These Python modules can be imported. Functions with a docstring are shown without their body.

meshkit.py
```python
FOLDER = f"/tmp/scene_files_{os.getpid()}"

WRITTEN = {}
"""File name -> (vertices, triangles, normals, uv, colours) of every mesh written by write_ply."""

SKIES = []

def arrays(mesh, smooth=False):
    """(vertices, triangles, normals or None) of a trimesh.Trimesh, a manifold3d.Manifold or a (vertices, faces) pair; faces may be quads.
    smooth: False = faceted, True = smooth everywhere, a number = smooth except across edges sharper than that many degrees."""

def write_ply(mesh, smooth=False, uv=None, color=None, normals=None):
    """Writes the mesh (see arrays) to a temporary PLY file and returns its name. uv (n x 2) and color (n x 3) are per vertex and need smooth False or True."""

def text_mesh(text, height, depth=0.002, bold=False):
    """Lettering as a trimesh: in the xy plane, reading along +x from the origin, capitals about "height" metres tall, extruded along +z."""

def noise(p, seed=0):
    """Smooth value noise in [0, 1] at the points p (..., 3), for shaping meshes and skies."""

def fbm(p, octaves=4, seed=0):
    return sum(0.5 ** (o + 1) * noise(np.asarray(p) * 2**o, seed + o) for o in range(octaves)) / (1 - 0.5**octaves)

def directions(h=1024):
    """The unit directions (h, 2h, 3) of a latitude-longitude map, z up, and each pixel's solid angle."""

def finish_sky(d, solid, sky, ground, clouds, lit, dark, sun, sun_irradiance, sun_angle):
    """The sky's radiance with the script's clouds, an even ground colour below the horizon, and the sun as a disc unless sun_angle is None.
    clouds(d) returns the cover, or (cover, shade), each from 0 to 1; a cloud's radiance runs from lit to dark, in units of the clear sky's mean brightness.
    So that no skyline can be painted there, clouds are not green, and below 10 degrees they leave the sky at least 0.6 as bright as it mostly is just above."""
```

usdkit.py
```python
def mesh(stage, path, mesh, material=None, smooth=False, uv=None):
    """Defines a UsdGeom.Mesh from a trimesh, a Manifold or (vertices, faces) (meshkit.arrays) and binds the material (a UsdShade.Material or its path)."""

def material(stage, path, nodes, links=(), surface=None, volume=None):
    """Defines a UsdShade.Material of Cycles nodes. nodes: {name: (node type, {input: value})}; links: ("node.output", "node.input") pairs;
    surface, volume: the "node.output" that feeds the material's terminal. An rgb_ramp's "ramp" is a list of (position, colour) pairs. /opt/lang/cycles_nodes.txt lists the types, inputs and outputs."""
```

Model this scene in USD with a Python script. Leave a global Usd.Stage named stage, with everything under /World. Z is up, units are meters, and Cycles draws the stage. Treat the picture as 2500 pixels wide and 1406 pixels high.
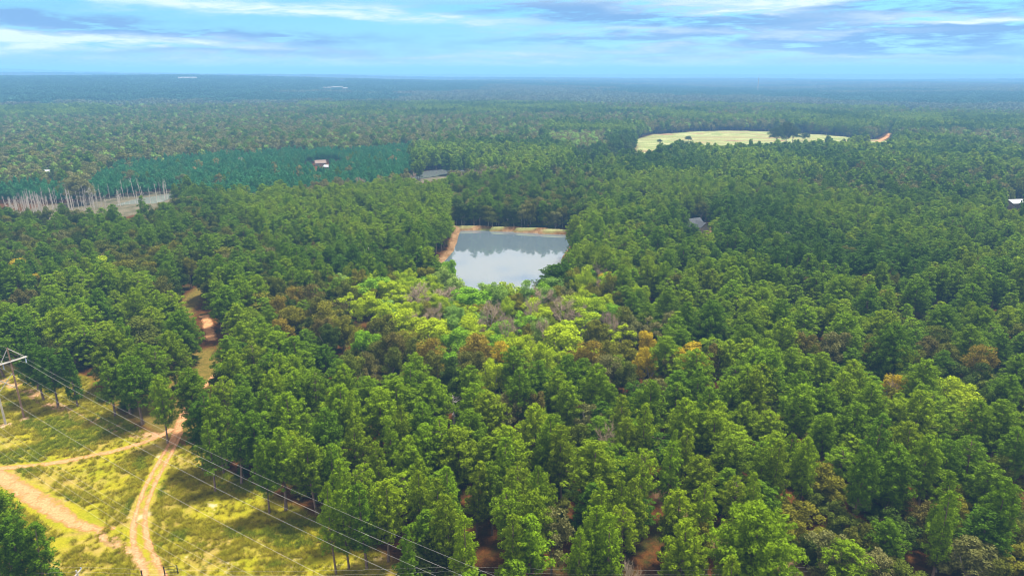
import math, random, numpy as np, trimesh, shapely, usdkit, meshkit
from shapely.geometry import Polygon, LineString
from pxr import Usd, UsdGeom, UsdLux, UsdShade, Sdf, Gf, Vt

rnd = random.Random(7)
rng = np.random.default_rng(7)
stage = Usd.Stage.CreateInMemory()
UsdGeom.SetStageUpAxis(stage, 'Z')
UsdGeom.SetStageMetersPerUnit(stage, 1.0)
world = UsdGeom.Xform.Define(stage, '/World')
stage.SetDefaultPrim(world.GetPrim())
UsdGeom.Scope.Define(stage, '/World/Looks')

# ---------------------------------------------------------------- camera, sky, sun, exposure
EYE_H = 90.0                       # drone height above the clearing
FPX = 1667.0                       # focal length in photo pixels (photo is 2500 x 1406)
PITCH = math.atan((703 - 170) / FPX)
EXPOSURE = 2.42
SUN_EL, SUN_AZ = math.radians(66), math.radians(50)     # direction towards the sun, azimuth from +y clockwise
SUN_I, SUN_ANGLE = 0.40, 10.0
SKY_STRENGTH = 0.050
HAZE_DENSITY = 1 / 4700.0
HAZE_COLOR = (0.24, 0.54, 0.97)
SKY_T = (0.25, 0.47, 0.64)
CLOUD_GREY = (0.95, 1.85, 3.2)
CLOUD_HIGH = (5.2, 4.75, 4.05)
CLOUD_WHITE = (3.3, 4.0, 4.5)

cam = UsdGeom.Camera.Define(stage, '/World/camera')
cam.CreateHorizontalApertureAttr(36.0)
cam.CreateVerticalApertureAttr(36.0 * 575 / 1024)
cam.CreateFocalLengthAttr(36.0 * FPX / 2500)
cam.CreateClippingRangeAttr(Gf.Vec2f(1.0, 200000.0))
cam.CreateExposureAttr(EXPOSURE)
cam.AddTranslateOp().Set(Gf.Vec3d(0, 0, EYE_H))
cam.AddRotateXOp().Set(90 - math.degrees(PITCH))

SUN_DIR = np.array([math.sin(SUN_AZ) * math.cos(SUN_EL), math.cos(SUN_AZ) * math.cos(SUN_EL), math.sin(SUN_EL)])


def sky_material():
    n, l = {}, []
    n['sky'] = ('sky_texture', dict(sky_type='single_scattering', sun_disc=False, sun_elevation=SUN_EL, sun_rotation=SUN_AZ,
                                    altitude=100.0, air_density=1.0, aerosol_density=0.35, ozone_density=3.0))
    n['geo'] = ('texture_coordinate', {})
    n['xyz'] = ('separate_xyz', {})
    l.append(('geo.generated', 'xyz.vector'))
    cnt = [0]

    def m(kind, a=None, b=None, c=None, clamp=False):
        cnt[0] += 1
        nm = 'm%d' % cnt[0]
        v = dict(math_type=kind)
        if clamp:
            v['use_clamp'] = True
        for key, x in (('value1', a), ('value2', b), ('value3', c)):
            if x is None:
                continue
            if isinstance(x, str):
                l.append((x, nm + '.' + key))
            else:
                v[key] = float(x)
        n[nm] = ('math', v)
        return nm + '.value'

    az = m('arctan2', 'xyz.x', 'xyz.y')
    el = m('arcsine', 'xyz.z')
    # cloud layers: direction stretched along the horizon, warped by a soft noise
    def noise(name, sx, sy, off, detail, rough, distortion=0.0):
        n[name + 'c'] = ('combine_xyz', dict(z=off))
        l.append((m('multiply', az, sx), name + 'c.x'))
        l.append((m('multiply', el, sy), name + 'c.y'))
        n[name] = ('noise_texture', dict(scale=1.0, detail=float(detail), roughness=rough, distortion=distortion))
        l.append((name + 'c.vector', name + '.vector'))
        return name + '.fac'

    warp = m('multiply', m('subtract', noise('warp', 6.0, 34.0, 3.1, 5, .6), 0.5), 0.050)
    elw = m('add', el, warp)
    fine = noise('fine', 11.0, 95.0, 8.7, 8, .62, .5)
    finer = noise('finer', 22.0, 150.0, 1.7, 5, .6, .3)
    mix = m('add', m('multiply', fine, 0.62), m('multiply', finer, 0.38))

    def streak(a0, e0, wa, we, amp, tilt=0.0):
        """one cloud bank: centre azimuth and elevation, half widths (degrees)"""
        da = m('subtract', az, math.radians(a0))
        x = m('divide', da, math.radians(wa))
        y = m('divide', m('subtract', m('subtract', elw, math.radians(e0)), m('multiply', da, tilt)), math.radians(we))
        r2 = m('add', m('multiply', x, x), m('multiply', y, y))
        return m('multiply', m('exponent', m('multiply', r2, -1.0)), amp)

    def total(parts):
        s = parts[0]
        for p in parts[1:]:
            s = m('add', s, p)
        return s

    # bright veils and grey-blue banks, seen low over the land
    white = total([streak(-21, 4.35, 11, .45, 1.0, -.01), streak(-9, 3.7, 11, .30, .9, -.03), streak(-34, 2.0, 9, .5, .9), streak(-24, 1.6, 10, .35, .6, -.02),
                   streak(16, 4.9, 10, .35, .7), streak(32, 3.5, 8, .30, .8), streak(10, 1.6, 10, .30, .5), streak(24, 1.0, 12, .25, .5),
                   streak(-3, 1.0, 9, .30, .55), streak(22, 2.4, 7, .25, .5), streak(20, 4.6, 5, .30, .9, .05), streak(31, 3.2, 7, .22, .9, .03), streak(9, 2.7, 8, .3, .6), streak(0, .30, 70, .6, .7), streak(17, 4.2, 5, .25, 1.0, -.04), streak(-32, 1.9, 10, .55, .7)])
    grey = total([streak(-28, 2.5, 12, .60, 1.5, -.03), streak(-19, 1.2, 10, .5, 1.2), streak(12, 3.9, 17, .75, .85, -.01), streak(26, 2.6, 14, .7, .9),
                  streak(20, 1.5, 16, .5, .8), streak(4, 2.3, 9, .4, .5), streak(33, 4.8, 8, .5, .7), streak(-34, 3.3, 4, .3, .6), streak(-20, .5, 14, .3, .6),
                  streak(28, .6, 20, .5, 1.0), streak(-8, .8, 12, .35, .9), streak(10, .7, 9, .3, .7), streak(25, 3.4, 18, 1.9, .75), streak(6, 4.6, 9, .55, .8), streak(-26, 2.75, 12, .32, 1.1, -.035), streak(-33, 3.35, 5, .25, .8)])
    # the same broken cloud carries on above the frame and all the way round, thicker overhead
    high = m('multiply', m('subtract', mix, 0.33), 6.0, clamp=True)
    rise = m('divide', m('subtract', el, math.radians(4.5)), math.radians(6), clamp=True)
    nb = m('multiply', m('subtract', mix, 0.36), 4.6, clamp=True)
    wfac = m('multiply', white, nb, clamp=True)
    hfac = m('multiply', m('multiply', high, rise), .92, clamp=True)
    gfac = m('multiply', m('multiply', grey, m('multiply', m('subtract', mix, .42), 8.0, clamp=True)), 1.15, clamp=True)
    n['tint'] = ('mix', dict(mix_type='multiply', fac=1.0, color2=(SKY_T[0], SKY_T[1], SKY_T[2])))
    l.append(('sky.color', 'tint.color1'))
    n['g'] = ('mix', dict(mix_type='mix', color2=CLOUD_GREY))
    l += [('tint.color', 'g.color1'), (gfac, 'g.fac')]
    n['w'] = ('mix', dict(mix_type='mix', color2=CLOUD_WHITE))
    l += [('g.color', 'w.color1'), (wfac, 'w.fac')]
    n['bg'] = ('background_shader', dict(strength=SKY_STRENGTH))
    n['h'] = ('mix', dict(mix_type='mix', color2=CLOUD_HIGH))
    l.extend([('w.color', 'h.color1'), (hfac, 'h.fac')])
    l.append(('h.color', 'bg.color'))
    return usdkit.material(stage, '/World/Looks/sky_air', n, l, surface='bg.background')


dome = UsdLux.DomeLight.Define(stage, '/World/sky')
UsdShade.MaterialBindingAPI.Apply(dome.GetPrim()).Bind(sky_material())
dome.GetPrim().SetCustomDataByKey('kind', 'structure')

sun = UsdLux.DistantLight.Define(stage, '/World/sun')
sun.CreateIntensityAttr(SUN_I)
sun.CreateAngleAttr(SUN_ANGLE)
sun.CreateColorAttr(Gf.Vec3f(1.0, 0.95, 0.86))
sun.GetPrim().CreateAttribute('inputs:normalize', Sdf.ValueTypeNames.Bool).Set(True)
sun.AddRotateZOp().Set(-math.degrees(SUN_AZ))
sun.AddRotateXOp().Set(-(90 - math.degrees(SUN_EL)))

# ---------------------------------------------------------------- from a photo pixel to a place on the land
SP, CP = math.sin(PITCH), math.cos(PITCH)


def at(u, v, z=0.0):
    """the point at height z seen at photo pixel (u, v)"""
    a, b = u - 1250.0, v - 703.0
    down, fwd = FPX * SP + b * CP, FPX * CP - b * SP
    s = (EYE_H - z) / down
    return np.array([a * s, fwd * s, z])


def pix(x, y, z):
    """photo pixel of a point (arrays allowed)"""
    dz = np.asarray(z) - EYE_H
    depth = y * CP - dz * SP
    up = y * SP + dz * CP
    return 1250 + FPX * x / depth, 703 - FPX * up / depth, depth


def ground_poly(pts, z=0.0):
    return Polygon([at(u, v, z)[:2] for u, v in pts])

# ---------------------------------------------------------------- helpers: things, parts, materials, meshes
taken = {}


def numbered(parent, name):
    k = (parent, name)
    n = taken.get(k, 0)
    taken[k] = n + 1
    return parent + '/' + (name if n == 0 else '%s_%03d' % (name, n))


def tag(prim, label=None, category=None, group=None, kind=None):
    p = prim.GetPrim() if hasattr(prim, 'GetPrim') else prim
    for k, v in (('label', label), ('category', category), ('group', group), ('kind', kind)):
        if v:
            p.SetCustomDataByKey(k, v)
    return p


def thing(name, label, cat, loc=(0, 0, 0), rz=0.0, group=None, kind=None):
    x = UsdGeom.Xform.Define(stage, numbered('/World', name))
    x.AddTranslateOp().Set(Gf.Vec3d(*map(float, loc)))
    if rz:
        x.AddRotateZOp().Set(math.degrees(rz))
    tag(x, label, cat, group, kind)
    return x


def obj(name, m, mat, parent=None, smooth=False):
    path = numbered(str(parent.GetPath()) if parent is not None else '/World', name)
    return usdkit.mesh(stage, path, m, mat, smooth=smooth)


def struct(name, m, mat, label, cat='ground', smooth=False):
    o = obj(name, m, mat, None, smooth)
    tag(o, label, cat, None, 'structure')
    return o


def vattr(mesh, name, values):
    UsdGeom.PrimvarsAPI(mesh).CreatePrimvar(name, Sdf.ValueTypeNames.FloatArray, 'vertex').Set(Vt.FloatArray.FromNumpy(np.asarray(values, np.float32)))


def cat(ms):
    return trimesh.util.concatenate(ms)


def box(cx, cy, cz, sx, sy, sz):
    m = trimesh.creation.box([sx, sy, sz])
    m.apply_translation([cx, cy, cz])
    return m


def tube(pts, radii, sides=6, cap=True):
    p = np.asarray(pts, float)
    r = np.broadcast_to(np.asarray(radii, float), (len(p),))
    t = np.gradient(p, axis=0)
    t /= np.linalg.norm(t, axis=1, keepdims=True) + 1e-12
    ref = np.where(np.abs(t[:, 2:]) < 0.9, [[0, 0, 1.0]], [[1.0, 0, 0]])
    a = np.cross(t, ref)
    a /= np.linalg.norm(a, axis=1, keepdims=True) + 1e-12
    b = np.cross(t, a)
    ang = np.arange(sides) * 2 * np.pi / sides
    v = (p[:, None] + r[:, None, None] * (np.cos(ang)[None, :, None] * a[:, None] + np.sin(ang)[None, :, None] * b[:, None])).reshape(-1, 3)
    f = []
    for i in range(len(p) - 1):
        for j in range(sides):
            q, w = i * sides + j, i * sides + (j + 1) % sides
            f += [(q, w, w + sides), (q, w + sides, q + sides)]
    if cap:
        n = len(v)
        v = np.vstack([v, p[:1], p[-1:]])
        e = (len(p) - 1) * sides
        for j in range(sides):
            f += [(n, (j + 1) % sides, j), (n + 1, e + j, e + (j + 1) % sides)]
    return trimesh.Trimesh(v, np.array(f), process=False)


def simple(name, color, rough=0.7, metallic=0.0, spec=0.3, noise=None, bump=0.0):
    """noise: (scale, second colour)"""
    n = {'p': ('principled_bsdf', dict(base_color=color, roughness=rough, metallic=metallic, specular_ior_level=spec))}
    l = []
    if noise:
        n['g'] = ('geometry', {})
        n['n'] = ('noise_texture', dict(scale=noise[0], detail=5.0, roughness=.6))
        n['r'] = ('rgb_ramp', dict(ramp=[(.3, color), (.68, noise[1])]))
        l += [('g.position', 'n.vector'), ('n.fac', 'r.fac'), ('r.color', 'p.base_color')]
        if bump:
            n['b'] = ('bump', dict(strength=bump, distance=.05))
            l += [('n.fac', 'b.height'), ('b.normal', 'p.normal')]
    return usdkit.material(stage, '/World/Looks/' + name, n, l, surface='p.BSDF')


def foliage(name, cols, trans=0.20, nscale=2.0, var=0.28):
    """leaf colours differ from tree to tree (random) and a little from clump to clump"""
    n = {'o': ('object_info', {}), 'r': ('rgb_ramp', dict(ramp=[(i / (len(cols) - 1), c) for i, c in enumerate(cols)])),
         'g': ('geometry', {}), 'n': ('noise_texture', dict(scale=nscale, detail=2.0)),
         'v': ('rgb_ramp', dict(ramp=[(.25, (1 - var,) * 3), (.75, (1 + var,) * 3)])),
         'm': ('mix', dict(mix_type='multiply', fac=1.0)),
         'p': ('principled_bsdf', dict(roughness=.6, specular_ior_level=.04)), 't': ('translucent_bsdf', {}),
         'tm': ('mix', dict(mix_type='multiply', fac=1.0, color2=(1.5, 1.35, .55))), 'x': ('mix_closure', dict(fac=trans))}
    l = [('o.random', 'r.fac'), ('g.position', 'n.vector'), ('n.fac', 'v.fac'), ('r.color', 'm.color1'), ('v.color', 'm.color2'), ('m.color', 'p.base_color'),
         ('m.color', 'tm.color1'), ('tm.color', 't.color'), ('p.BSDF', 'x.closure1'), ('t.BSDF', 'x.closure2')]
    return usdkit.material(stage, '/World/Looks/' + name, n, l, surface='x.closure')


# ---------------------------------------------------------------- the lie of the land
def smooth(a, b, x):
    t = np.clip((np.asarray(x, float) - a) / (b - a), 0, 1)
    return t * t * (3 - 2 * t)


POND_Z = -1.2
POND = ground_poly([(1122, 562), (1180, 562), (1260, 566), (1330, 570), (1400, 573), (1394, 600), (1376, 625), (1366, 660), (1350, 690), (1320, 712), (1240, 722), (1120, 716), (1062, 700),
                    (1056, 672), (1066, 655), (1086, 635), (1106, 612), (1114, 590)], POND_Z)
DAM = LineString([at(u, v, 1.0)[:2] for u, v in [(1085, 556), (1130, 552), (1260, 556), (1400, 563), (1440, 566)]])


def hills(x, y):
    r = np.hypot(x, y)
    az = np.degrees(np.arctan2(x, y))
    a1 = np.interp(az, [-60, -37, -25, -14, -6, 2, 12, 25, 37, 60], [55, 54, 48, 31, 15, 7, 3, 4, 7, 7])
    near = a1 * smooth(1250, 3900, r) * (1 - 0.75 * smooth(4100, 5600, r))
    w = 3 * np.sin(x / 310 + 1.0) + 3 * np.sin(x / 530 - y / 900) + 2 * np.sin(y / 410 + x / 700)
    near = near + w * smooth(900, 2200, r)
    a2 = np.interp(az, [-60, -37, -20, 0, 15, 37, 60], [75, 72, 50, 24, 20, 26, 28])
    mid = (a2 - 15) * smooth(5200, 7000, r) * (1 - .6 * smooth(7200, 8500, r))
    a3 = np.interp(az, [-60, -37, -32, -21, 0, 15, 37, 60], [122, 120, 86, 38, 26, 30, 48, 50]) + 2 * np.sin(az * .9) + 1.0 * np.sin(az * 2.3)
    s3 = smooth(8600, 10500, r)
    return (near + mid) * (1 - s3) + a3 * s3 * (1 - .8 * smooth(11500, 15000, r)) - r * r / 12.74e6      # the earth's curve


def land(x, y):
    """height of the ground without the pond basin"""
    x, y = np.asarray(x, float), np.asarray(y, float)
    r = np.hypot(x, y)
    return hills(x, y) + 0.5 * np.sin(x / 23.0) * np.sin(y / 31.0) * smooth(200, 320, r)


def ground_z(x, y):
    x, y = np.asarray(x, float), np.asarray(y, float)
    z = land(x, y)
    pts = shapely.points(x, y)
    near = (y > 240) & (y < 470) & (np.abs(x) < 130)
    if near.any():
        d = np.full(x.shape, 50.0)
        q = pts[near]
        inside = shapely.contains(POND, q)
        d[near] = np.where(inside, -1, 1) * shapely.distance(POND.boundary, q)
        dam = np.full(x.shape, 50.0)
        dam[near] = shapely.distance(DAM, q)
        z = np.where(d < 14, z * smooth(4, 14, d), z)
        z = z - 1.25 * (1 - smooth(-1.5, 7.0, d)) - 2.2 * (1 - smooth(-7, -.5, d))
        z = np.where(d > 0, z + 2.1 * (1 - smooth(1.2, 5.5, dam)), z)
    return z


ang = np.concatenate([np.arange(-50, 50.01, .3), np.arange(58, 303, 10)])
ra = [0.5, 8, 20, 40, 60, 75]
while ra[-1] < 900:
    ra.append(ra[-1] * 1.0085)
while ra[-1] < 32000:
    ra.append(ra[-1] * 1.022)
ra = np.array(ra)
A, R = np.meshgrid(np.radians(ang), ra)
gx, gy = (R * np.sin(A)).ravel(), (R * np.cos(A)).ravel()
gz = ground_z(gx, gy)
na, nr = len(ang), len(ra)
i, j = np.meshgrid(np.arange(nr - 1), np.arange(na), indexing='ij')
q00, q01 = (i * na + j).ravel(), (i * na + (j + 1) % na).ravel()
gf = np.vstack([np.stack([q00, q01, q01 + na], 1), np.stack([q00, q01 + na, q00 + na], 1)])[:, ::-1]

# ---- what covers the ground, zone by zone (outlines are places on the ground)
CLEARING = ground_poly([(-400, 872), (-60, 880), (30, 892), (130, 900), (215, 925), (250, 985), (330, 1045), (410, 1082), (470, 1095), (540, 1146), (600, 1178), (690, 1228), (800, 1282), (880, 1325),
                        (960, 1372), (1045, 1425), (1130, 1500), (900, 1700), (-900, 1700), (-900, 1000)])
GLADE = ground_poly([(215, 925), (250, 985), (330, 1045), (410, 1082), (470, 1092), (510, 1040), (545, 960), (560, 905), (545, 860), (515, 850), (430, 870), (300, 880)])
STRIP = ground_poly([(425, 770), (450, 725), (490, 695), (510, 690), (505, 720), (470, 760), (470, 800), (440, 800)])
FIELD = ground_poly([(1549, 341), (1600, 328), (1700, 321), (1780, 319), (1900, 322), (2040, 332), (2110, 339), (2185, 345), (2190, 352), (2050, 362), (1850, 368), (1700, 370), (1640, 372), (1600, 385), (1540, 400),
                     (1480, 402), (1470, 395), (1545, 378), (1556, 360)])
SWAMP = ground_poly([(-60, 545), (30, 520), (90, 505), (200, 490), (300, 474), (425, 462), (446, 476), (430, 496), (350, 522), (240, 545), (100, 562), (-60, 580)], 0)
MARSH2 = ground_poly([(930, 445), (980, 430), (1040, 418), (1160, 413), (1250, 406), (1250, 416), (1120, 430), (1040, 446), (960, 452)])
HOUSE_YARD = ground_poly([(1655, 552), (1700, 547), (1745, 552), (1745, 572), (1700, 576), (1660, 572)])
DRIVE = ground_poly([(1588, 1185), (1640, 1200), (1700, 1260), (1760, 1310), (1840, 1345), (1920, 1360), (1990, 1395), (2030, 1450), (1900, 1450), (1860, 1420), (1790, 1370), (1690, 1320), (1620, 1245), (1585, 1205)])


def weight(poly, soft, only=None):
    """1 inside, 0 outside, falling off over soft metres"""
    w = np.zeros(len(gx))
    x0, y0, x1, y1 = poly.bounds
    m = (gx > x0 - soft) & (gx < x1 + soft) & (gy > y0 - soft) & (gy < y1 + soft)
    pts = shapely.points(gx[m], gy[m])
    d = shapely.distance(poly.boundary, pts) * np.where(shapely.contains(poly, pts), 1, -1)
    w[m] = smooth(-soft, soft, d)
    return w


gw = weight(CLEARING, 5)
glade_w = np.clip(weight(GLADE, 6) - gw, 0, 1)
pd = np.full(len(gx), 99.0)
mnear = (gy > 240) & (gy < 470) & (np.abs(gx) < 130)
pd[mnear] = shapely.distance(POND, shapely.points(gx[mnear], gy[mnear]))
shore = (1 - smooth(1.5, 5.5, pd)) * (.55 + .45 * meshkit.noise(np.stack([gx / 5, gy / 5, gx * 0], 1), 4))
damd = np.full(len(gx), 99.0)
damd[mnear] = shapely.distance(DAM, shapely.points(gx[mnear], gy[mnear]))
w_clear = np.clip(gw, 0, 1)
w_glade = np.clip(np.maximum(glade_w, weight(STRIP, 4)), 0, 1)
w_earth = np.clip(np.maximum.reduce([shore * (1 - .8 * (1 - smooth(.6, 2.0, damd))), weight(HOUSE_YARD, 4), weight(DRIVE, 2.5)]), 0, 1)
w_field = np.clip(np.maximum(weight(FIELD, 8), 0.75 * (1 - smooth(.8, 2.2, damd))), 0, 1)
w_marsh = np.clip(np.maximum(weight(SWAMP, 6), weight(MARSH2, 6)), 0, 1)
w_far = smooth(1300, 1700, np.hypot(gx, gy))


def ground_material():
    n = {'geo': ('geometry', {})}
    l = []

    def tex(name, scale, detail=4.0, rough=.6, kind='noise_texture', **kw):
        n[name] = (kind, dict(scale=scale, detail=detail, roughness=rough, **kw))
        l.append(('geo.position', name + '.vector'))
        return name + '.fac'

    def ramp(name, fac, stops):
        n[name] = ('rgb_ramp', dict(ramp=stops))
        l.append((fac, name + '.fac'))
        return name + '.color'

    def blend(name, fac, a, b, how='mix'):
        n[name] = ('mix', dict(mix_type=how))
        l.extend([(a, name + '.color1'), (b, name + '.color2')])
        if isinstance(fac, str):
            l.append((fac, name + '.fac'))
        else:
            n[name][1]['fac'] = fac
        return name + '.color'

    def edge(name):
        """a zone weight broken up by noise so that its border is ragged"""
        n['a' + name] = ('attribute', dict(attribute=name))
        n['e1' + name] = ('math', dict(math_type='multiply_add', value2=1.9, value3=-.45))
        n['e2' + name] = ('math', dict(math_type='subtract', value2=.0))
        n['e3' + name] = ('math', dict(math_type='add', use_clamp=True))
        n['e4' + name] = ('math', dict(math_type='multiply_add', value2=.9, value3=-.45))
        l.extend([('a%s.fac' % name, 'e1%s.value1' % name), ('e1%s.value' % name, 'e3%s.value1' % name), ('nb.fac', 'e4%s.value1' % name), ('e4%s.value' % name, 'e3%s.value2' % name)])
        return 'e3%s.value' % name

    nb = tex('nb', .11, 6.0, .65)
    n1 = tex('n1', .035, 4.0, .55)
    n2 = tex('n2', .55, 6.0, .7)
    n3 = tex('n3', 1.5, 6.0, .75)
    straw = ramp('straw', n2, [(.3, (.035, .017, .005)), (.5, (.085, .034, .008)), (.7, (.150, .062, .014))])
    under = ramp('under', n3, [(.3, (.018, .030, .006)), (.7, (.055, .062, .012))])
    uf = ramp('uf', nb, [(.50, (0, 0, 0)), (.62, (.75,) * 3)])
    c = blend('forestfloor', uf, straw, under)
    # grass: yellow green with lush green stands, dry tan and bare pale patches
    ga = ramp('ga', n3, [(.3, (.20, .185, .006)), (.5, (.285, .255, .010)), (.7, (.36, .305, .024))])
    gb = ramp('gb', n3, [(.3, (.13, .165, .004)), (.65, (.225, .245, .007))])
    gfc = ramp('gfc', nb, [(.48, (0, 0, 0)), (.62, (.6,) * 3)])
    gm = blend('gm', gfc, ga, gb)
    dry = ramp('dry', n2, [(.3, (.24, .165, .030)), (.7, (.40, .30, .09))])
    nd = tex('nd', .075, 7.0, .66, distortion=.6)
    df = ramp('df', nd, [(.48, (0, 0, 0)), (.60, (.85,) * 3)])
    gm2 = blend('gm2', df, gm, dry)
    np_ = tex('np', .16, 6.0, .7)
    pf = ramp('pf', np_, [(.60, (0, 0, 0)), (.67, (.8,) * 3)])
    pale = ramp('pale', n3, [(.3, (.42, .33, .18)), (.7, (.55, .46, .30))])
    gm3 = blend('gm3', pf, gm2, pale)
    nw = tex('nw', .30, 5.0, .7)
    wf = ramp('wf', nw, [(.60, (0, 0, 0)), (.66, (.55,) * 3)])
    weed = ramp('weed', n3, [(.3, (.028, .055, .005)), (.7, (.060, .095, .010))])
    gm4 = blend('gm4', wf, gm3, weed)
    c = blend('z1', edge('w_clear'), c, gm4)
    gl = ramp('gl', n2, [(.25, (.075, .070, .010)), (.5, (.14, .105, .018)), (.75, (.20, .13, .03))])
    c = blend('z2', edge('w_glade'), c, gl)
    earth = ramp('earth', n2, [(.3, (.11, .060, .024)), (.5, (.21, .125, .060)), (.7, (.34, .23, .13))])
    c = blend('z3', edge('w_earth'), c, earth)
    # mown field: faint strips along its length
    n['fm'] = ('mapping', dict(rotation=(0, 0, math.radians(-4)), scale=(.004, .035, 1)))
    n['fn'] = ('noise_texture', dict(scale=1.0, detail=5.0, roughness=.6))
    l.extend([('geo.position', 'fm.vector'), ('fm.vector', 'fn.vector')])
    field = ramp('field', 'fn.fac', [(.38, (.22, .13, .07)), (.44, (.26, .24, .10)), (.49, (.15, .20, .05)), (.54, (.33, .32, .15)), (.60, (.19, .22, .07)), (.66, (.24, .15, .08))])
    c = blend('z4', edge('w_field'), c, field)
    marsh = ramp('marsh', nb, [(.3, (.05, .055, .025)), (.5, (.115, .10, .06)), (.7, (.17, .145, .10))])
    c = blend('z5', edge('w_marsh'), c, marsh)
    # beyond the trees that stand one by one, the ground takes the colour of the woods on it
    nf = tex('nf', .0035, 8.0, .62)
    farc = ramp('farc', nf, [(.3, (.030, .075, .045)), (.5, (.055, .095, .055)), (.7, (.090, .110, .075))])
    c = blend('z6', edge('w_far'), c, farc)
    n['bump'] = ('bump', dict(strength=.7, distance=.35))
    l.append((n3, 'bump.height'))
    n['p'] = ('principled_bsdf', dict(roughness=.95, specular_ior_level=.02))
    l.extend([(c, 'p.base_color'), ('bump.normal', 'p.normal')])
    return usdkit.material(stage, '/World/Looks/ground_cover', n, l, surface='p.BSDF')


ground = struct('ground', (np.stack([gx, gy, gz], 1), gf), ground_material(), 'rolling ground of grass, pine straw and woods out to the horizon', 'ground', smooth=True)
for nm, w in (('w_clear', w_clear), ('w_glade', w_glade), ('w_earth', w_earth), ('w_field', w_field), ('w_marsh', w_marsh), ('w_far', w_far)):
    vattr(ground, nm, w)

# ---- water
def sheet(poly, z, step):
    v, f = trimesh.creation.triangulate_polygon(poly, engine='earcut')
    return np.column_stack([v, np.full(len(v), z)]), f


def water_material(name, color, ior, rough, bump=.06, scale=.9):
    n = {'geo': ('geometry', {}), 'n': ('noise_texture', dict(scale=scale, detail=3.0)), 'b': ('bump', dict(strength=bump, distance=.05)),
         'p': ('principled_bsdf', dict(base_color=color, roughness=rough, ior=ior, specular_ior_level=.5))}
    l = [('geo.position', 'n.vector'), ('n.fac', 'b.height'), ('b.normal', 'p.normal')]
    return usdkit.material(stage, '/World/Looks/' + name, n, l, surface='p.BSDF')


pv, pf_ = sheet(POND.buffer(2.5), POND_Z, 4)
struct('pond_water', (pv, pf_), water_material('pond_surface', (.100, .135, .160), 3.4, .035), 'pond with pale sky mirrored in it, trees all round', 'pond')
mv, mf = sheet(ground_poly([(285, 500), (330, 487), (425, 472), (432, 478), (400, 492), (340, 506), (296, 513), (262, 512)]), 0.15, 4)
struct('swamp_water', (mv, mf), water_material('swamp_surface', (.20, .21, .18), 1.7, .12, .2), 'shallow milky swamp water between grey dead trees', 'swamp')
P2 = ground_poly([(980, 436), (1010, 425), (1060, 416), (1165, 410), (1250, 406), (1250, 411), (1150, 419), (1100, 425), (1050, 434), (1000, 441)])
v2, f2 = sheet(P2, 0.35, 4)
struct('far_pond_water', (v2, f2), water_material('far_pond_surface', (.12, .13, .12), 2.2, .06), 'narrow far pond with a pale bank beyond the woods', 'pond')


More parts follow.
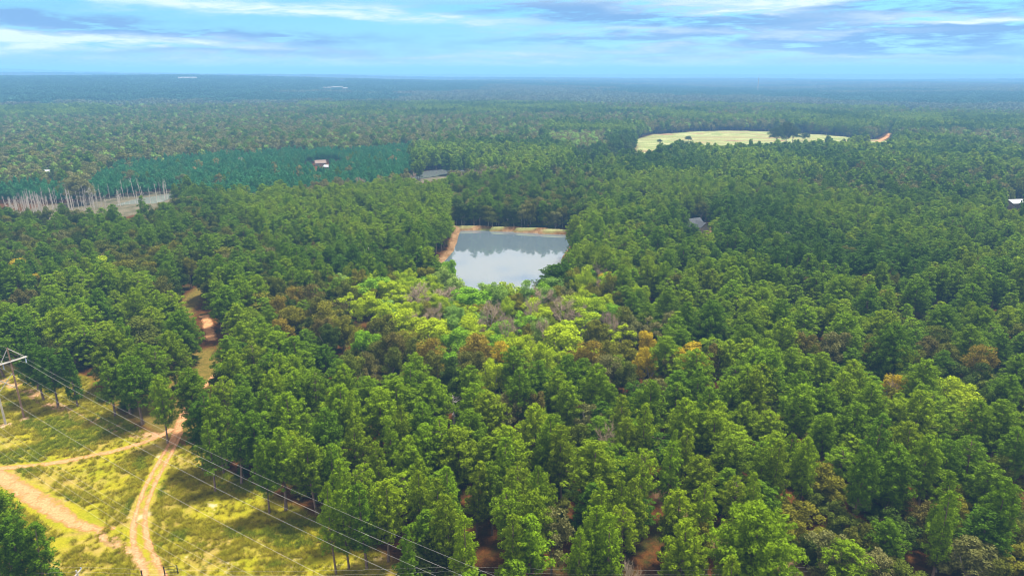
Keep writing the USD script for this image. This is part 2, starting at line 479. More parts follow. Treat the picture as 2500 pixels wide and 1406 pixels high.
def ribbon(pts, width, step=1.0, z=0.03, seed=0, flare=None):
    """a track along pixel points on the ground; returns vertices, faces, across (-1..1), along (m)"""
    line = LineString([at(u, v)[:2] for u, v in pts])
    n = max(8, int(line.length / step))
    s = np.linspace(0, line.length, n)
    c = np.array([line.interpolate(x).coords[0] for x in s])
    k = 5
    pad = np.vstack([np.repeat(c[:1], k, 0), c, np.repeat(c[-1:], k, 0)])
    c = np.stack([np.convolve(pad[:, d], np.ones(2 * k + 1) / (2 * k + 1), 'valid') for d in (0, 1)], 1)
    t = np.gradient(c, axis=0)
    t /= np.linalg.norm(t, axis=1, keepdims=True)
    nrm = np.stack([-t[:, 1], t[:, 0]], 1)
    w = width * np.ones(n) if flare is None else np.interp(s / line.length, np.linspace(0, 1, len(flare)), flare)
    w = w * (1 + .25 * (meshkit.noise(np.stack([s * .13, s * 0 + seed, s * 0], 1), 3) - .5))
    cols = np.linspace(-1, 1, 9)
    p = c[:, None] + nrm[:, None] * (cols[None, :, None] * w[:, None, None] * .5)
    p = p.reshape(-1, 2)
    v = np.column_stack([p, land(p[:, 0], p[:, 1]) + z])
    m = len(cols)
    a, b = np.meshgrid(np.arange(n - 1), np.arange(m - 1), indexing='ij')
    q = (a * m + b).ravel()
    f = np.vstack([np.stack([q, q + m + 1, q + 1], 1), np.stack([q, q + m, q + m + 1], 1)])
    return v, f, np.tile(cols, n), np.repeat(s, m)


def track_material(name, dark, lite, ruts, cover):
    """bare earth worn through the grass: two wheel ruts or one bare band, its rim broken by noise"""
    n = {'geo': ('geometry', {}), 'a': ('attribute', dict(attribute='across')), 'n': ('noise_texture', dict(scale=.38, detail=8.0, roughness=.75)), 'n2': ('noise_texture', dict(scale=2.2, detail=4.0, roughness=.65)),
         'c': ('rgb_ramp', dict(ramp=[(.3, dark), (.65, lite)])), 'ab': ('math', dict(math_type='absolute')),
         'pr': ('rgb_ramp', dict(ramp=[(0, (ruts[0],) * 3), (.25, (ruts[1],) * 3), (.55, (ruts[2],) * 3), (.8, (ruts[3],) * 3), (1, (0, 0, 0))])),
         'k1': ('math', dict(math_type='multiply_add', value2=1.9, value3=-.95 + cover)), 'k2': ('math', dict(math_type='multiply_add', value2=4.5, value3=-2.25)),
         's': ('math', dict(math_type='add')), 's2': ('math', dict(math_type='add', use_clamp=True)),
         'bp': ('bump', dict(strength=.6, distance=.15)), 'p': ('principled_bsdf', dict(roughness=.95, specular_ior_level=.03)), 't': ('transparent_bsdf', {}), 'x': ('mix_closure', {})}
    l = [('geo.position', 'n.vector'), ('geo.position', 'n2.vector'), ('n2.fac', 'c.fac'), ('c.color', 'p.base_color'), ('a.fac', 'ab.value1'), ('ab.value', 'pr.fac'), ('pr.color', 'k1.value1'),
         ('n.fac', 'k2.value1'), ('k1.value', 's.value1'), ('k2.value', 's.value2'), ('s.value', 's2.value1'), ('s2.value', 'x.fac'), ('n2.fac', 'bp.height'), ('bp.normal', 'p.normal'),
         ('t.BSDF', 'x.closure1'), ('p.BSDF', 'x.closure2')]
    n['s2'][1]['value2'] = 0.0
    return usdkit.material(stage, '/World/Looks/' + name, n, l, surface='x.closure')


def track(pts, width, mat, label, seed, flare=None, z=.03):
    v, f, ac, al = ribbon(pts, width, seed=seed, flare=flare, z=z)
    o = struct('dirt_track', (v, f), mat, label, 'dirt track', smooth=True)
    vattr(o, 'across', ac)


T_RUT = track_material('rutted_earth', (.34, .150, .060), (.56, .30, .15), (.25, .45, .95, .8), .30)
T_BARE = track_material('bare_earth', (.36, .165, .060), (.54, .29, .14), (1, .95, .75, .45), .22)
T_FAINT = track_material('worn_earth', (.36, .170, .070), (.56, .36, .20), (.85, .8, .6, .3), .12)
track([(400, 1450), (372, 1390), (345, 1335), (336, 1290), (345, 1240), (365, 1185), (395, 1130), (425, 1080), (436, 1050)], 5.2, T_RUT,
      'dirt track with two pale wheel ruts running up the clearing', 1, flare=[4.2, 4.0, 3.6, 3.3, 3.1, 3.0, 3.0])
track([(418, 1092), (432, 1055), (445, 1020), (458, 992), (480, 960), (512, 928), (540, 902)], 3.0, T_BARE, 'bare orange stretch of the track climbing between the pines', 7, flare=[1.5, 3.2, 3.4, 3.2, 3.0, 2.8, 2.6], z=.05)
track([(520, 835), (510, 812), (508, 790), (498, 768)], 4.5, T_BARE, 'short orange piece of track glimpsed between the pines', 8)
track([(-120, 1105), (-40, 1142), (0, 1165), (60, 1200), (120, 1236), (165, 1268), (210, 1292), (250, 1297), (300, 1284)], 7.5, T_BARE, 'broad bare orange track coming in at the left edge', 2, flare=[4.6, 4.6, 5, 5.4, 6.0, 4, 1.4], z=.045)
track([(225, 1294), (270, 1315), (310, 1345), (335, 1370), (360, 1400)], 4, T_FAINT, 'faint tan wheel track joining the broad track to the rutted one', 3, z=.06)
track([(-60, 1146), (20, 1143), (80, 1137), (140, 1130), (190, 1120), (270, 1104), (340, 1085), (395, 1065), (432, 1040)], 2.6, T_BARE, 'narrow curving footpath of pale earth across the clearing', 4, z=.06)
track([(-120, 905), (0, 932), (60, 948), (120, 985), (180, 1018), (260, 1040), (330, 1062), (400, 1066)], 6.0, T_FAINT, 'worn patchy strip of bare earth beside the tree row', 5, z=.075)
track([(2140, 348), (2165, 336), (2178, 322)], 9, T_BARE, 'pale dirt road leaving the far field into the woods', 6, z=.5)
# ---------------------------------------------------------------- trees: shapes
def leaves_on(centres, radii, count, size, r, tilt=.9, squash=1.0, up=.25, shell=(.72, 1.0)):
    """little leaf faces spread over the outside of clumps; each face lies roughly along the clump's skin"""
    n = len(centres) * count
    c = np.repeat(np.asarray(centres, float), count, 0)
    rad = np.repeat(np.asarray(radii, float), count)
    d = r.normal(size=(n, 3))
    d[:, 2] += up
    d /= np.linalg.norm(d, axis=1, keepdims=True)
    p = c + d * (rad * r.uniform(*shell, n))[:, None] * np.array([1, 1, squash])
    nn = d + r.normal(size=(n, 3)) * tilt * .5
    nn /= np.linalg.norm(nn, axis=1, keepdims=True)
    a = np.cross(nn, r.normal(size=(n, 3)))
    a /= np.linalg.norm(a, axis=1, keepdims=True) + 1e-9
    b = np.cross(nn, a)
    s = (size * r.uniform(.7, 1.3, n))[:, None]
    v = np.stack([p - a * s * .5 - b * s * .35, p + a * s * .5 - b * s * .35, p + b * s * .75], 1).reshape(-1, 3)
    return v, np.arange(3 * n).reshape(-1, 3)


def spikes_on(centres, radii, count, width, r, up=.5):
    """needle sprays that stick out of a clump"""
    n = len(centres) * count
    c = np.repeat(np.asarray(centres, float), count, 0)
    rad = np.repeat(np.asarray(radii, float), count)
    d = r.normal(size=(n, 3))
    d[:, 2] += up
    d /= np.linalg.norm(d, axis=1, keepdims=True)
    a = np.cross(d, r.normal(size=(n, 3)))
    a /= np.linalg.norm(a, axis=1, keepdims=True) + 1e-9
    w = (width * rad)[:, None]
    base = c + d * (rad * .35)[:, None]
    tip = c + d * (rad * r.uniform(.95, 1.3, n))[:, None]
    v = np.stack([base - a * w, base + a * w, tip], 1).reshape(-1, 3)
    return v, np.arange(3 * n).reshape(-1, 3)


def join(*parts):
    vs, fs, k = [], [], 0
    for v, f in parts:
        vs.append(v)
        fs.append(f + k)
        k += len(v)
    return np.vstack(vs), np.vstack(fs)


def pine_shape(seed, form, fine=True):
    """a loblolly pine of height 1 * H: trunk with dead stubs and limbs, crown of needle tufts at the branch ends. form: round, spire, tiered, open"""
    r = np.random.default_rng(seed)
    H = 18.0
    cb = {'round': .30, 'spire': .24, 'tiered': .34, 'open': .38, 'wide': .26, 'grand': .16}[form] * H + r.uniform(-.5, .5)
    R = {'round': 3.5, 'spire': 2.6, 'tiered': 3.1, 'open': 3.3, 'wide': 4.1, 'grand': 6.2}[form]
    bend = r.normal(size=2) * .35
    tz = np.linspace(0, H * .97, 9)
    axis = np.stack([bend[0] * np.sin(tz / H * 2.4), bend[1] * np.sin(tz / H * 2.0), tz], 1)

    def ax(z):
        return np.array([np.interp(z, tz, axis[:, k]) for k in range(3)])

    trunk = [tube(axis, np.interp(tz, [0, 1.0, H], [.30, .24, .04]), 7 if fine else 4)]
    cents, rads = [], []
    z = cb
    top = H - .35
    while z < top:
        t = (z - cb) / (top - cb)
        prof = {'round': (1 - t ** 2.2) ** .75 * (.72 + .28 * min(1, t * 3.3)), 'spire': (1 - t) ** .62 * (.8 + .2 * min(1, t * 4)), 'tiered': (1 - t ** 1.7) ** .8 * (.6 + .4 * (math.sin(z * 2.3) > -.1)),
                'open': (1 - t ** 2.5) ** .8 * (.65 + .35 * min(1, t * 2.5)), 'wide': (1 - t ** 1.8) ** .85 * (.75 + .25 * min(1, t * 4)), 'grand': (1 - t ** 1.7) ** .8 * (.75 + .25 * min(1, t * 4))}[form]
        nb = int(round((9.5 if form == 'grand' else 5.4 if form in ('round', 'wide') else 4.3) * (.65 + .6 * prof)))
        ph = r.uniform(0, 6.28)
        for k in range(nb):
            if form == 'open' and r.random() < .22:
                continue
            L = R * prof * r.uniform(.62, 1.16)
            a = ph + 6.283 * k / nb + r.normal() * .28
            lift = r.uniform(.05, .38) + .35 * t
            o = ax(z + r.normal() * .15)
            d = np.array([math.cos(a), math.sin(a), lift])
            e = o + d * L
            if fine and (t < .4 or form == 'open') and r.random() < .8:
                trunk.append(tube([o, o + d * L * .5 + [0, 0, -.1], e], [.075, .05, .02], 4, False))
            m = max(1, int(round(L / .78)))
            for q in range(m):
                f = 1 - q * .78 / max(L, .8)
                if f < .28 and t < .8:
                    break
                side = np.array([-math.sin(a), math.cos(a), 0]) * r.normal() * .42 * (1.2 - f * .4)
                cents.append(o + d * L * f + side + [0, 0, r.normal() * .16 + .1])
                rads.append(r.uniform(.46, .68) * (1.0 if t < .85 else .85))
        z += r.uniform(.62, .86)
    cents.append(ax(H - .3))
    rads.append(.5)
    cents, rads = np.array(cents), np.array(rads)
    if fine:
        for k in range(5):
            zz = r.uniform(.5 * cb, cb)
            a = r.uniform(0, 6.28)
            o = ax(zz)
            trunk.append(tube([o, o + np.array([math.cos(a), math.sin(a), r.uniform(-.1, .35)]) * r.uniform(.5, 1.5)], [.045, .015], 4, False))
        crown = join(leaves_on(cents, rads, 26, .29, r, tilt=.8, up=.55), spikes_on(cents, rads, 20, .085, r, .5))
    else:
        keep = r.random(len(cents)) < .5
        crown = join(leaves_on(cents[keep], rads[keep] * 1.45, 7, 1.0, r, tilt=.8, up=.55), spikes_on(cents[keep], rads[keep] * 1.3, 3, .28, r, .5))
    return cat(trunk), crown


def limbs(o, spread, height, r, n, rad, sides=5):
    ms, ends = [], []
    for k in range(n):
        a = 6.283 * k / n + r.normal() * .3
        e = np.asarray(o) + [math.cos(a) * spread * r.uniform(.5, .95), math.sin(a) * spread * r.uniform(.5, .95), height * r.uniform(.5, 1.0)]
        mid = np.asarray(o) * .5 + e * .5 + r.normal(size=3) * .25
        ms.append(tube([o, mid, e], [rad, rad * .65, rad * .25], sides, False))
        ends.append(e)
    return ms, ends


def broad_shape(seed, form, fine=True):
    """a broadleaf tree: forked trunk, a crown of leafy clumps of different sizes. form: dome, tall, lumpy, sparse, shrub"""
    r = np.random.default_rng(seed)
    H = 15.0
    R = {'dome': 4.6, 'tall': 3.1, 'lumpy': 4.0, 'sparse': 3.8, 'shrub': 4.6}[form]
    lo = {'dome': .20, 'tall': .18, 'lumpy': .22, 'sparse': .24, 'shrub': .06}[form] * H
    trunk = [tube([[0, 0, 0], [.1, 0, lo * .6], [r.normal() * .2, r.normal() * .2, lo + 1.2]], [.30, .24, .18], 7 if fine else 4)]
    m, ends = limbs([0, 0, lo + .8], R * .75, H * .5, r, 6 if fine else 3, .14)
    trunk += m
    cents, rads = [], []
    n = {'dome': 58, 'tall': 44, 'lumpy': 44, 'sparse': 30, 'shrub': 44}[form]
    for k in range(n):
        u = r.uniform(0, 1) ** .62
        a = r.uniform(0, 6.283)
        q = r.uniform(0, 1)
        ph = math.acos(1 - q * {'dome': 1.45, 'tall': 1.6, 'lumpy': 1.5, 'sparse': 1.5, 'shrub': 1.05}[form])
        hh = H - lo
        c = np.array([math.sin(ph) * math.cos(a) * R * u, math.sin(ph) * math.sin(a) * R * u, 0])
        c[2] = (lo + hh * .40 if form != 'shrub' else lo + hh * .2) + math.cos(ph) * (hh * .56 if form != 'shrub' else hh * .7) * u - (1.0 if u > .8 else 0)
        cents.append(c)
        rads.append(r.uniform(.8, 1.45) * {'dome': 1.05, 'tall': .85, 'lumpy': 1.2, 'sparse': .72, 'shrub': 1.0}[form])
    cents, rads = np.array(cents), np.array(rads)
    if fine:
        crown = leaves_on(cents, rads, {'sparse': 100}.get(form, 150), .33, r, tilt=1.6, squash=.95, up=.35, shell=(.55, 1.05))
    else:
        keep = np.arange(len(cents)) % 2 == 0
        crown = leaves_on(cents[keep], rads[keep] * 1.3, 16, 1.15, r, tilt=1.0, squash=.8, up=.45)
    return cat(trunk), crown


def bare_shape(seed, H=13.0, twigs=True, levels=3):
    """a leafless tree: trunk, forking branches, fine twigs"""
    r = np.random.default_rng(seed)
    trunk = [tube([[0, 0, 0], [r.normal() * .15, r.normal() * .15, H * .4], [r.normal() * .4, r.normal() * .4, H * .8]], [.20, .14, .05], 6)]
    br = []

    def grow(o, d, L, rad, lev):
        d = d / np.linalg.norm(d)
        mid = o + d * L * .5 + r.normal(size=3) * L * .06
        e = o + d * L + [0, 0, L * .12]
        br.append(tube([o, mid, e], [rad, rad * .75, rad * .4], 4 if lev > 1 else 3, False))
        if lev == 0:
            return
        for k in range(4 if lev > 1 else 5):
            t = r.uniform(.35, 1.0)
            b = o + (e - o) * t
            nd = d * .7 + r.normal(size=3) * .55 + [0, 0, .35]
            grow(b, nd, L * r.uniform(.45, .68), rad * .55, lev - 1)

    for k in range(8):
        z = H * r.uniform(.3, .8)
        a = 2.4 * k + r.normal() * .3
        grow(np.array([0, 0, z]), np.array([math.cos(a), math.sin(a), .75]), H * .27 * (1.15 - .5 * z / H), .11, levels - 1)
    skel = cat(br)
    pick = skel.vertices[r.integers(0, len(skel.vertices), 900)]
    n = len(pick)                                                     # fine twigs all over the branches
    d = r.normal(size=(n, 3)) * .7 + [0, 0, .6]
    s = np.cross(d, r.normal(size=(n, 3)))
    s /= np.linalg.norm(s, axis=1, keepdims=True)
    tw = np.stack([pick - s * .05, pick + s * .05, pick + d * .9], 1).reshape(-1, 3)
    sv, sf = np.asarray(skel.vertices), np.asarray(skel.faces)
    return cat(trunk), trimesh.Trimesh(np.vstack([sv, tw]), np.vstack([sf, np.arange(3 * n).reshape(-1, 3) + len(sv)]), process=False)


def dead_shape(seed, H=11.0):
    r = np.random.default_rng(seed)
    trunk = [tube([[0, 0, -.5], [r.normal() * .1, r.normal() * .1, H * .5], [r.normal() * .3, r.normal() * .3, H]], [.24, .17, .06], 5)]
    br = []
    for k in range(int(r.integers(5, 11))):
        z = H * r.uniform(.45, .97)
        a = r.uniform(0, 6.28)
        o = np.array([0, 0, z])
        e = o + np.array([math.cos(a), math.sin(a), r.uniform(.2, 1.0)]) * r.uniform(.6, 2.2)
        br.append(tube([o, (o + e) / 2 + [0, 0, -.08], e], [.06, .045, .02], 4, False))
        for q in range(2):
            br.append(tube([(o + e) / 2, (o + e) / 2 + r.normal(size=3) * .6 + [0, 0, .5]], [.03, .012], 3, False))
    return cat(trunk), cat(br)


def cedar_shape(seed):
    r = np.random.default_rng(seed)
    H = 18.0
    trunk = tube([[0, 0, 0], [0, .05, H * .5], [0, 0, H * .97]], [.28, .18, .03], 6)
    cents, rads = [], []
    for k in range(240):
        t = r.uniform(0, 1)
        z = 2.6 + t * (H - 3.0)
        Rz = 2.3 * (1 - t) ** .55 * r.uniform(.3, 1.0) ** .5 * (.55 if t < .05 else 1)
        a = r.uniform(0, 6.283)
        cents.append([math.cos(a) * Rz, math.sin(a) * Rz, z])
        rads.append(r.uniform(.45, .75))
    return trunk, join(leaves_on(cents, rads, 16, .36, r, tilt=1.0, up=.3), spikes_on(cents, rads, 8, .12, r, .6))


# ---------------------------------------------------------------- trees: bark and leaf colours
BARK_PINE = simple('pine_bark', (.105, .070, .052), .9, noise=(3.0, (.19, .135, .105)))
BARK_GREY = simple('grey_bark', (.16, .135, .11), .9, noise=(3.0, (.30, .27, .23)))
BARK_DEAD = simple('bleached_wood', (.34, .30, .26), .9, noise=(2.0, (.50, .46, .41)))
TWIGS = simple('grey_brown_twigs', (.25, .185, .125), .9, noise=(.8, (.40, .31, .22)))
PINE_COL = {
    'b': foliage('needles_bright_green', [(.140, .235, .002), (.168, .262, .002), (.195, .275, .003), (.150, .262, .003)]),
    'm': foliage('needles_mid_green', [(.086, .166, .002), (.108, .196, .002), (.128, .208, .002), (.096, .190, .003)]),
    'd': foliage('needles_dark_green', [(.056, .122, .003), (.068, .140, .003), (.060, .132, .005)]),
    'y': foliage('needles_yellow_green', [(.135, .205, .003), (.160, .222, .003), (.118, .195, .003)]),
    't': foliage('needles_young_teal', [(.045, .195, .070), (.056, .225, .080), (.085, .215, .065)]),
}
LEAF_COL = {
    'o': foliage('leaves_olive', [(.090, .122, .010), (.112, .142, .012), (.115, .120, .014), (.135, .155, .014)]),
    'k': foliage('leaves_dark_green', [(.046, .082, .006), (.060, .098, .007), (.056, .078, .010)]),
    'a': foliage('leaves_yellow_olive', [(.165, .170, .010), (.195, .185, .012), (.150, .165, .010)]),
    'n': foliage('leaves_brown', [(.125, .115, .022), (.150, .125, .026), (.110, .108, .026)]),
    'h': foliage('leaves_tan_green', [(.165, .170, .045), (.195, .185, .060), (.145, .160, .045)]),
    'g': foliage('leaves_bright_green', [(.170, .340, .006), (.200, .370, .008), (.170, .320, .014)]),
    'l': foliage('leaves_light_green', [(.190, .330, .050), (.220, .360, .055), (.240, .340, .060)]),
    'c': foliage('leaves_chartreuse', [(.290, .400, .004), (.340, .430, .006), (.260, .380, .004)]),
    'e': foliage('leaves_yellow', [(.40, .33, .010), (.46, .36, .012), (.34, .31, .010)]),
    'r': foliage('leaves_orange', [(.225, .180, .016), (.260, .200, .018), (.200, .160, .020)]),
}
PINE_FORMS = ['round', 'spire', 'wide', 'tiered', 'open', 'round', 'spire']
BROAD_FORMS = ['dome', 'lumpy', 'tall', 'sparse', 'dome', 'lumpy']
shapes = {}
for k, fm in enumerate(PINE_FORMS + ['grand']):
    shapes['pine', k] = pine_shape(100 + k, fm)
for k, fm in enumerate(BROAD_FORMS):
    shapes['broad', k] = broad_shape(200 + k, fm)
shapes['broad', 6] = broad_shape(230, 'shrub')
for k in range(4):
    shapes['bare', k] = bare_shape(300 + k)
for k in range(6):
    shapes['dead', k] = dead_shape(330 + k)
shapes['cedar', 0] = cedar_shape(350)
for k in range(5):
    shapes['farpine', k] = pine_shape(400 + k, ['round', 'spire', 'wide', 'spire', 'round'][k], False)
for k in range(4):
    shapes['farbroad', k] = broad_shape(420 + k, ['dome', 'lumpy', 'tall', 'dome'][k], False)
BASE_H = {'pine': 18.0, 'farpine': 18.0, 'broad': 15.0, 'farbroad': 15.0, 'bare': 13.0, 'dead': 11.0, 'cedar': 18.0}
BASE_R = {}
for (k, n), (tr, cr) in shapes.items():
    cv = np.asarray(cr[0] if isinstance(cr, tuple) else cr.vertices)
    BASE_R[k, n] = float(np.percentile(np.hypot(cv[:, 0], cv[:, 1]), 88))

# ---------------------------------------------------------------- trees: models that the individual trees and the woods refer to
models = {}
CLASS_NAME = {'pine': 'pine_tree_model', 'broad': 'broadleaf_tree_model', 'bare': 'bare_tree_model', 'dead': 'dead_tree_model', 'cedar': 'cedar_tree_model', 'farpine': 'far_pine_model', 'farbroad': 'far_broadleaf_model'}


def model(kind, n, tone):
    """class prim with trunk and crown; made the first time it is asked for"""
    key = (kind, n, tone)
    if key not in models:
        path = numbered('/World', CLASS_NAME[kind])
        stage.CreateClassPrim(path)
        prim = UsdGeom.Xform(stage.GetPrimAtPath(path))
        stage.GetPrimAtPath(path).SetTypeName('Xform')
        tr, cr = shapes[kind, n]
        fill_model(path, kind, tr, cr, tone)
        models[key] = path
    return models[key]


def fill_model(path, kind, tr, cr, tone):
    if kind in ('pine', 'farpine'):
        usdkit.mesh(stage, path + '/trunk', tr, BARK_PINE)
        usdkit.mesh(stage, path + '/crown', cr, PINE_COL[tone])
    elif kind in ('broad', 'farbroad'):
        usdkit.mesh(stage, path + '/trunk', tr, BARK_GREY)
        usdkit.mesh(stage, path + '/crown', cr, LEAF_COL[tone])
    elif kind == 'bare':
        usdkit.mesh(stage, path + '/trunk', tr, BARK_GREY)
        usdkit.mesh(stage, path + '/branches', cr, TWIGS)
    elif kind == 'dead':
        usdkit.mesh(stage, path + '/trunk', tr, BARK_DEAD)
        usdkit.mesh(stage, path + '/branches', cr, BARK_DEAD)
    else:
        usdkit.mesh(stage, path + '/trunk', tr, BARK_PINE)
        usdkit.mesh(stage, path + '/crown', cr, PINE_COL['d'])
# ---------------------------------------------------------------- trees: where they stand
# tops of single trees: photo pixel of the top, crown width in photo pixels, colour letter
PINES = """
120 695 52 b;110 724 40 m;143 750 70 b;190 742 56 b;180 723 46 m;240 700 45 m;325 703 36 b;375 708 46 b;290 775 46 m;265 803 72 y;405 808 62 y;430 757 66 m;345 836 46 m;370 845 50 m;290 864 52 m;
318 869 62 m;380 912 46 b;255 882 46 m;465 896 54 m;35 752 50 m;20 766 56 m;0 738 50 b;-20 800 60 m;60 800 50 d;75 840 50 d;110 850 50 d;525 690 50 m;540 699 50 m;585 673 46 b;630 673 40 b;565 640 45 m;
575 742 52 b;590 786 46 b;612 829 44 y;650 787 46 b;670 810 60 b;720 822 56 m;660 850 50 m;550 820 62 m;566 851 42 b;680 858 52 b;720 866 50 b;660 898 52 b;720 901 60 b;760 896 50 m;822 886 50 b;
540 918 44 b;460 902 52 m;600 938 52 m;640 950 46 m;720 930 46 m;700 962 64 b;520 972 54 m;565 1002 54 m;610 1004 56 m;490 955 52 d;470 990 50 d;500 1030 48 m;825 938 62 b;860 956 46 b;795 996 58 m;
820 976 50 m;850 1016 52 y;675 1046 68 b;755 1069 74 y;800 1087 46 m;825 1122 52 b;872 1132 52 b;890 917 46 b;635 1070 50 m;920 948 72 b;965 926 76 m;1055 923 74 b;1150 936 60 b;1170 956 76 y;1160 996 66 m;
990 993 42 y;1025 981 62 m;945 1022 38 b;1030 1038 62 b;1075 1019 62 b;920 1074 44 y;985 1063 66 b;1115 1044 80 y;1185 1069 76 y;1255 1036 72 b;1300 986 72 b;1350 1016 52 b;1375 1036 56 y;1240 1066 50 b;
1330 1043 46 b;1020 1126 58 y;1105 1143 48 b;1160 1126 46 y;1240 1148 58 y;1320 1140 54 y;1385 931 54 b;1020 857 62 b;1010 887 42 m;1255 852 62 m;1320 876 52 m;1380 866 62 m;1430 872 52 m;1460 886 52 b;
1365 906 46 b;1270 896 52 m;1150 887 52 m;1520 963 42 y;1530 1017 46 y;1580 987 54 b;1675 966 62 b;1755 976 54 b;1765 1007 64 b;1650 1048 34 b;1690 1046 38 b;1640 1079 56 b;1560 1086 62 b;1445 1082 96 y;
1705 1120 66 y;1800 1156 54 y;1852 1157 40 b;1875 1091 52 y;1890 1066 46 b;1785 1062 64 y;1780 918 54 b;1840 906 54 y;1720 1000 50 m;1600 930 60 m;1660 905 56 m;1700 895 54 m;1730 940 50 m;
1640 701 46 m;1690 736 50 m;1650 766 54 m;1740 736 62 m;1680 677 42 m;1740 656 40 y;1785 682 42 b;1870 702 46 b;1830 761 72 y;1862 746 46 b;1832 791 58 m;1640 821 62 b;1710 852 62 b;1780 826 54 b;
1830 826 50 b;1870 826 54 b;1850 846 62 b;1900 852 62 b;1940 846 50 b;1820 890 54 b;1872 886 52 b;1950 905 56 m;1920 775 52 b;1960 745 50 b;1900 730 50 m;2080 766 62 b;2050 667 56 b;2170 757 62 b;2190 790 72 m;
2310 741 62 m;2400 746 62 m;2370 692 52 m;2382 796 62 m;2285 872 72 b;2010 857 54 b;2060 906 52 b;2085 976 78 m;1960 931 62 b;2015 936 62 m;2150 937 62 b;2240 952 68 b;2380 972 62 m;2450 976 62 m;2230 1032 62 y;
2190 1082 72 m;2280 1067 64 b;2330 1068 54 m;2390 1062 54 m;1980 1062 54 b;1935 1057 46 m;1910 1082 54 y;2460 1166 62 m;2470 912 54 m;2330 1150 50 m;2110 1085 56 m;2150 1010 52 m;2030 1010 50 m;2480 1040 60 m;
2330 640 50 m;2250 680 52 m;2130 690 50 m;1030 1146 48 b;1265 1131 50 y;1250 1193 64 b;1100 1204 62 y;1132 1256 54 b;935 1173 62 b;1062 1167 48 y;1297 1191 74 y;1325 1149 58 y;1240 1246 56 y;1297 1256 84 b;
1460 1229 68 b;1492 1256 60 b;1530 1233 54 b;1525 1172 46 y;1562 1162 46 y;1475 1182 60 b;1665 1263 86 b;1660 1196 64 b;1735 1186 64 b;1872 1232 150 b;1790 1366 54 y;1840 1225 56 b;2080 1327 92 b;2430 1246 86 d;
2325 1196 46 b;-20 1188 84 m;22 1262 76 d;66 1280 62 m;985 1290 44 m;880 1180 50 m;800 1180 46 b;835 1190 40 m;1420 1300 56 b;1350 646 62 d;1372 640 50 d;1200 1130 50 y
"""
BROADS = """
330 764 86 o;50 691 52 n;78 786 52 k;95 815 46 k;600 706 104 a;710 693 42 r;680 711 40 r;752 686 52 n;692 713 46 k;706 736 56 a;800 731 72 a;690 756 42 r;770 716 50 o;840 676 52 o;800 781 50 k;832 766 52 a;
880 788 38 g;860 852 62 o;900 852 50 n;930 757 62 o;962 802 54 n;945 800 44 o;902 882 62 n;912 666 72 g;852 700 52 c;896 706 54 c;922 717 50 c;966 691 62 c;947 732 50 c;976 747 62 c;872 792 44 a;1020 669 42 c;
1112 669 44 l;1142 697 84 g;1182 681 46 l;1216 682 40 l;1236 682 54 c;1281 678 34 l;1411 716 62 c;1451 716 54 c;1421 741 72 c;1456 772 54 a;1266 749 62 g;1156 764 62 c;1056 771 78 c;1121 791 58 g;1112 756 34 l;
1271 809 54 c;1221 826 42 e;1371 786 84 c;1321 826 44 c;1201 866 54 c;1482 657 38 e;1421 691 34 c;1326 763 38 l;1166 806 72 r;1051 816 62 r;1441 821 62 r;1491 821 54 a;1011 816 54 o;1151 846 72 o;1481 861 54 h;
1586 786 34 e;1516 776 54 c;1576 833 44 e;1592 851 40 e;1691 829 68 e;1521 821 62 a;1641 856 50 n;1751 826 50 n;1566 686 38 c;1521 741 54 o;1541 766 50 h;1581 756 50 h;1546 657 54 n;1641 751 44 h;1951 806 62 a;
1981 801 54 n;2141 819 54 a;2221 826 36 c;2241 846 54 o;2406 836 60 r;2051 796 54 h;2346 916 80 c;2431 931 60 k;2190 905 44 e;2180 925 60 a;2220 900 56 o;2290 790 60 o;2320 830 60 o;2130 660 50 n;2170 700 62 a;
1251 946 66 h;1231 1001 48 h;1311 936 44 n;1111 908 50 k;1151 912 58 a;1441 966 60 h;1601 911 50 h;1420 1020 60 o;1350 1236 72 h;2011 1121 78 a;2171 1131 78 a;2031 1142 78 a;1951 1201 96 a;2061 1212 80 o;2181 1146 84 o;
2331 1166 76 a;2341 1202 66 a;2471 1172 70 o;2231 1352 90 o;2311 1282 80 o;2041 1291 84 h;2201 1232 96 k;2381 1302 80 h;2441 1330 80 o;2150 1320 70 h;2120 1260 70 o;1990 1285 64 k;2270 1200 70 n;1720 1252 46 a;
1650 1230 60 o;1700 1300 56 o;2490 1240 80 o;1990 1160 70 o;2450 1100 56 o;540 880 50 m;1040 1290 112 k;1010 1330 80 k;220 606 60 c;235 618 40 c;540 600 80 a;560 615 70 n;300 625 60 a;330 640 70 o;40 625 36 e;80 650 24 e;
1085 612 22 g;1100 604 18 g;1078 628 20 g;1285 880 50 o;1100 860 56 k;1060 845 56 o;1530 870 50 o;1450 560 40 o;1345 672 46 l;1328 682 42 g;1366 668 44 o;1352 690 44 a;1372 690 46 h;1335 690 40 l;1300 640 1 o
"""
BARES = """
1020 701 56 x;1092 701 56 x;1201 741 46 p;1331 706 46 x;1371 736 50 p;1062 746 34 x;1331 786 36 p;1496 776 28 x;1240 770 36 x;1480 1050 44 x;2185 930 36 x;1540 1385 40 x;1300 735 34 x
"""
HEIGHTS = {'pine': (16.0, 20.0), 'broad': (13.0, 16.5), 'bare': (11.0, 14.0)}
trees = []           # dicts: kind, shape, tone, x, y, h, r, hand


def forbidden(x, y, margin):
    p = shapely.points(x, y)
    return POND_B.contains(p)


def add_tree(kind, n, tone, x, y, h, r, hand):
    trees.append(dict(kind=kind, n=n, tone=tone, x=x, y=y, z=float(ground_z(np.array([x]), np.array([y]))[0]), h=h, r=r, hand=hand, rz=rnd.uniform(0, 6.283)))


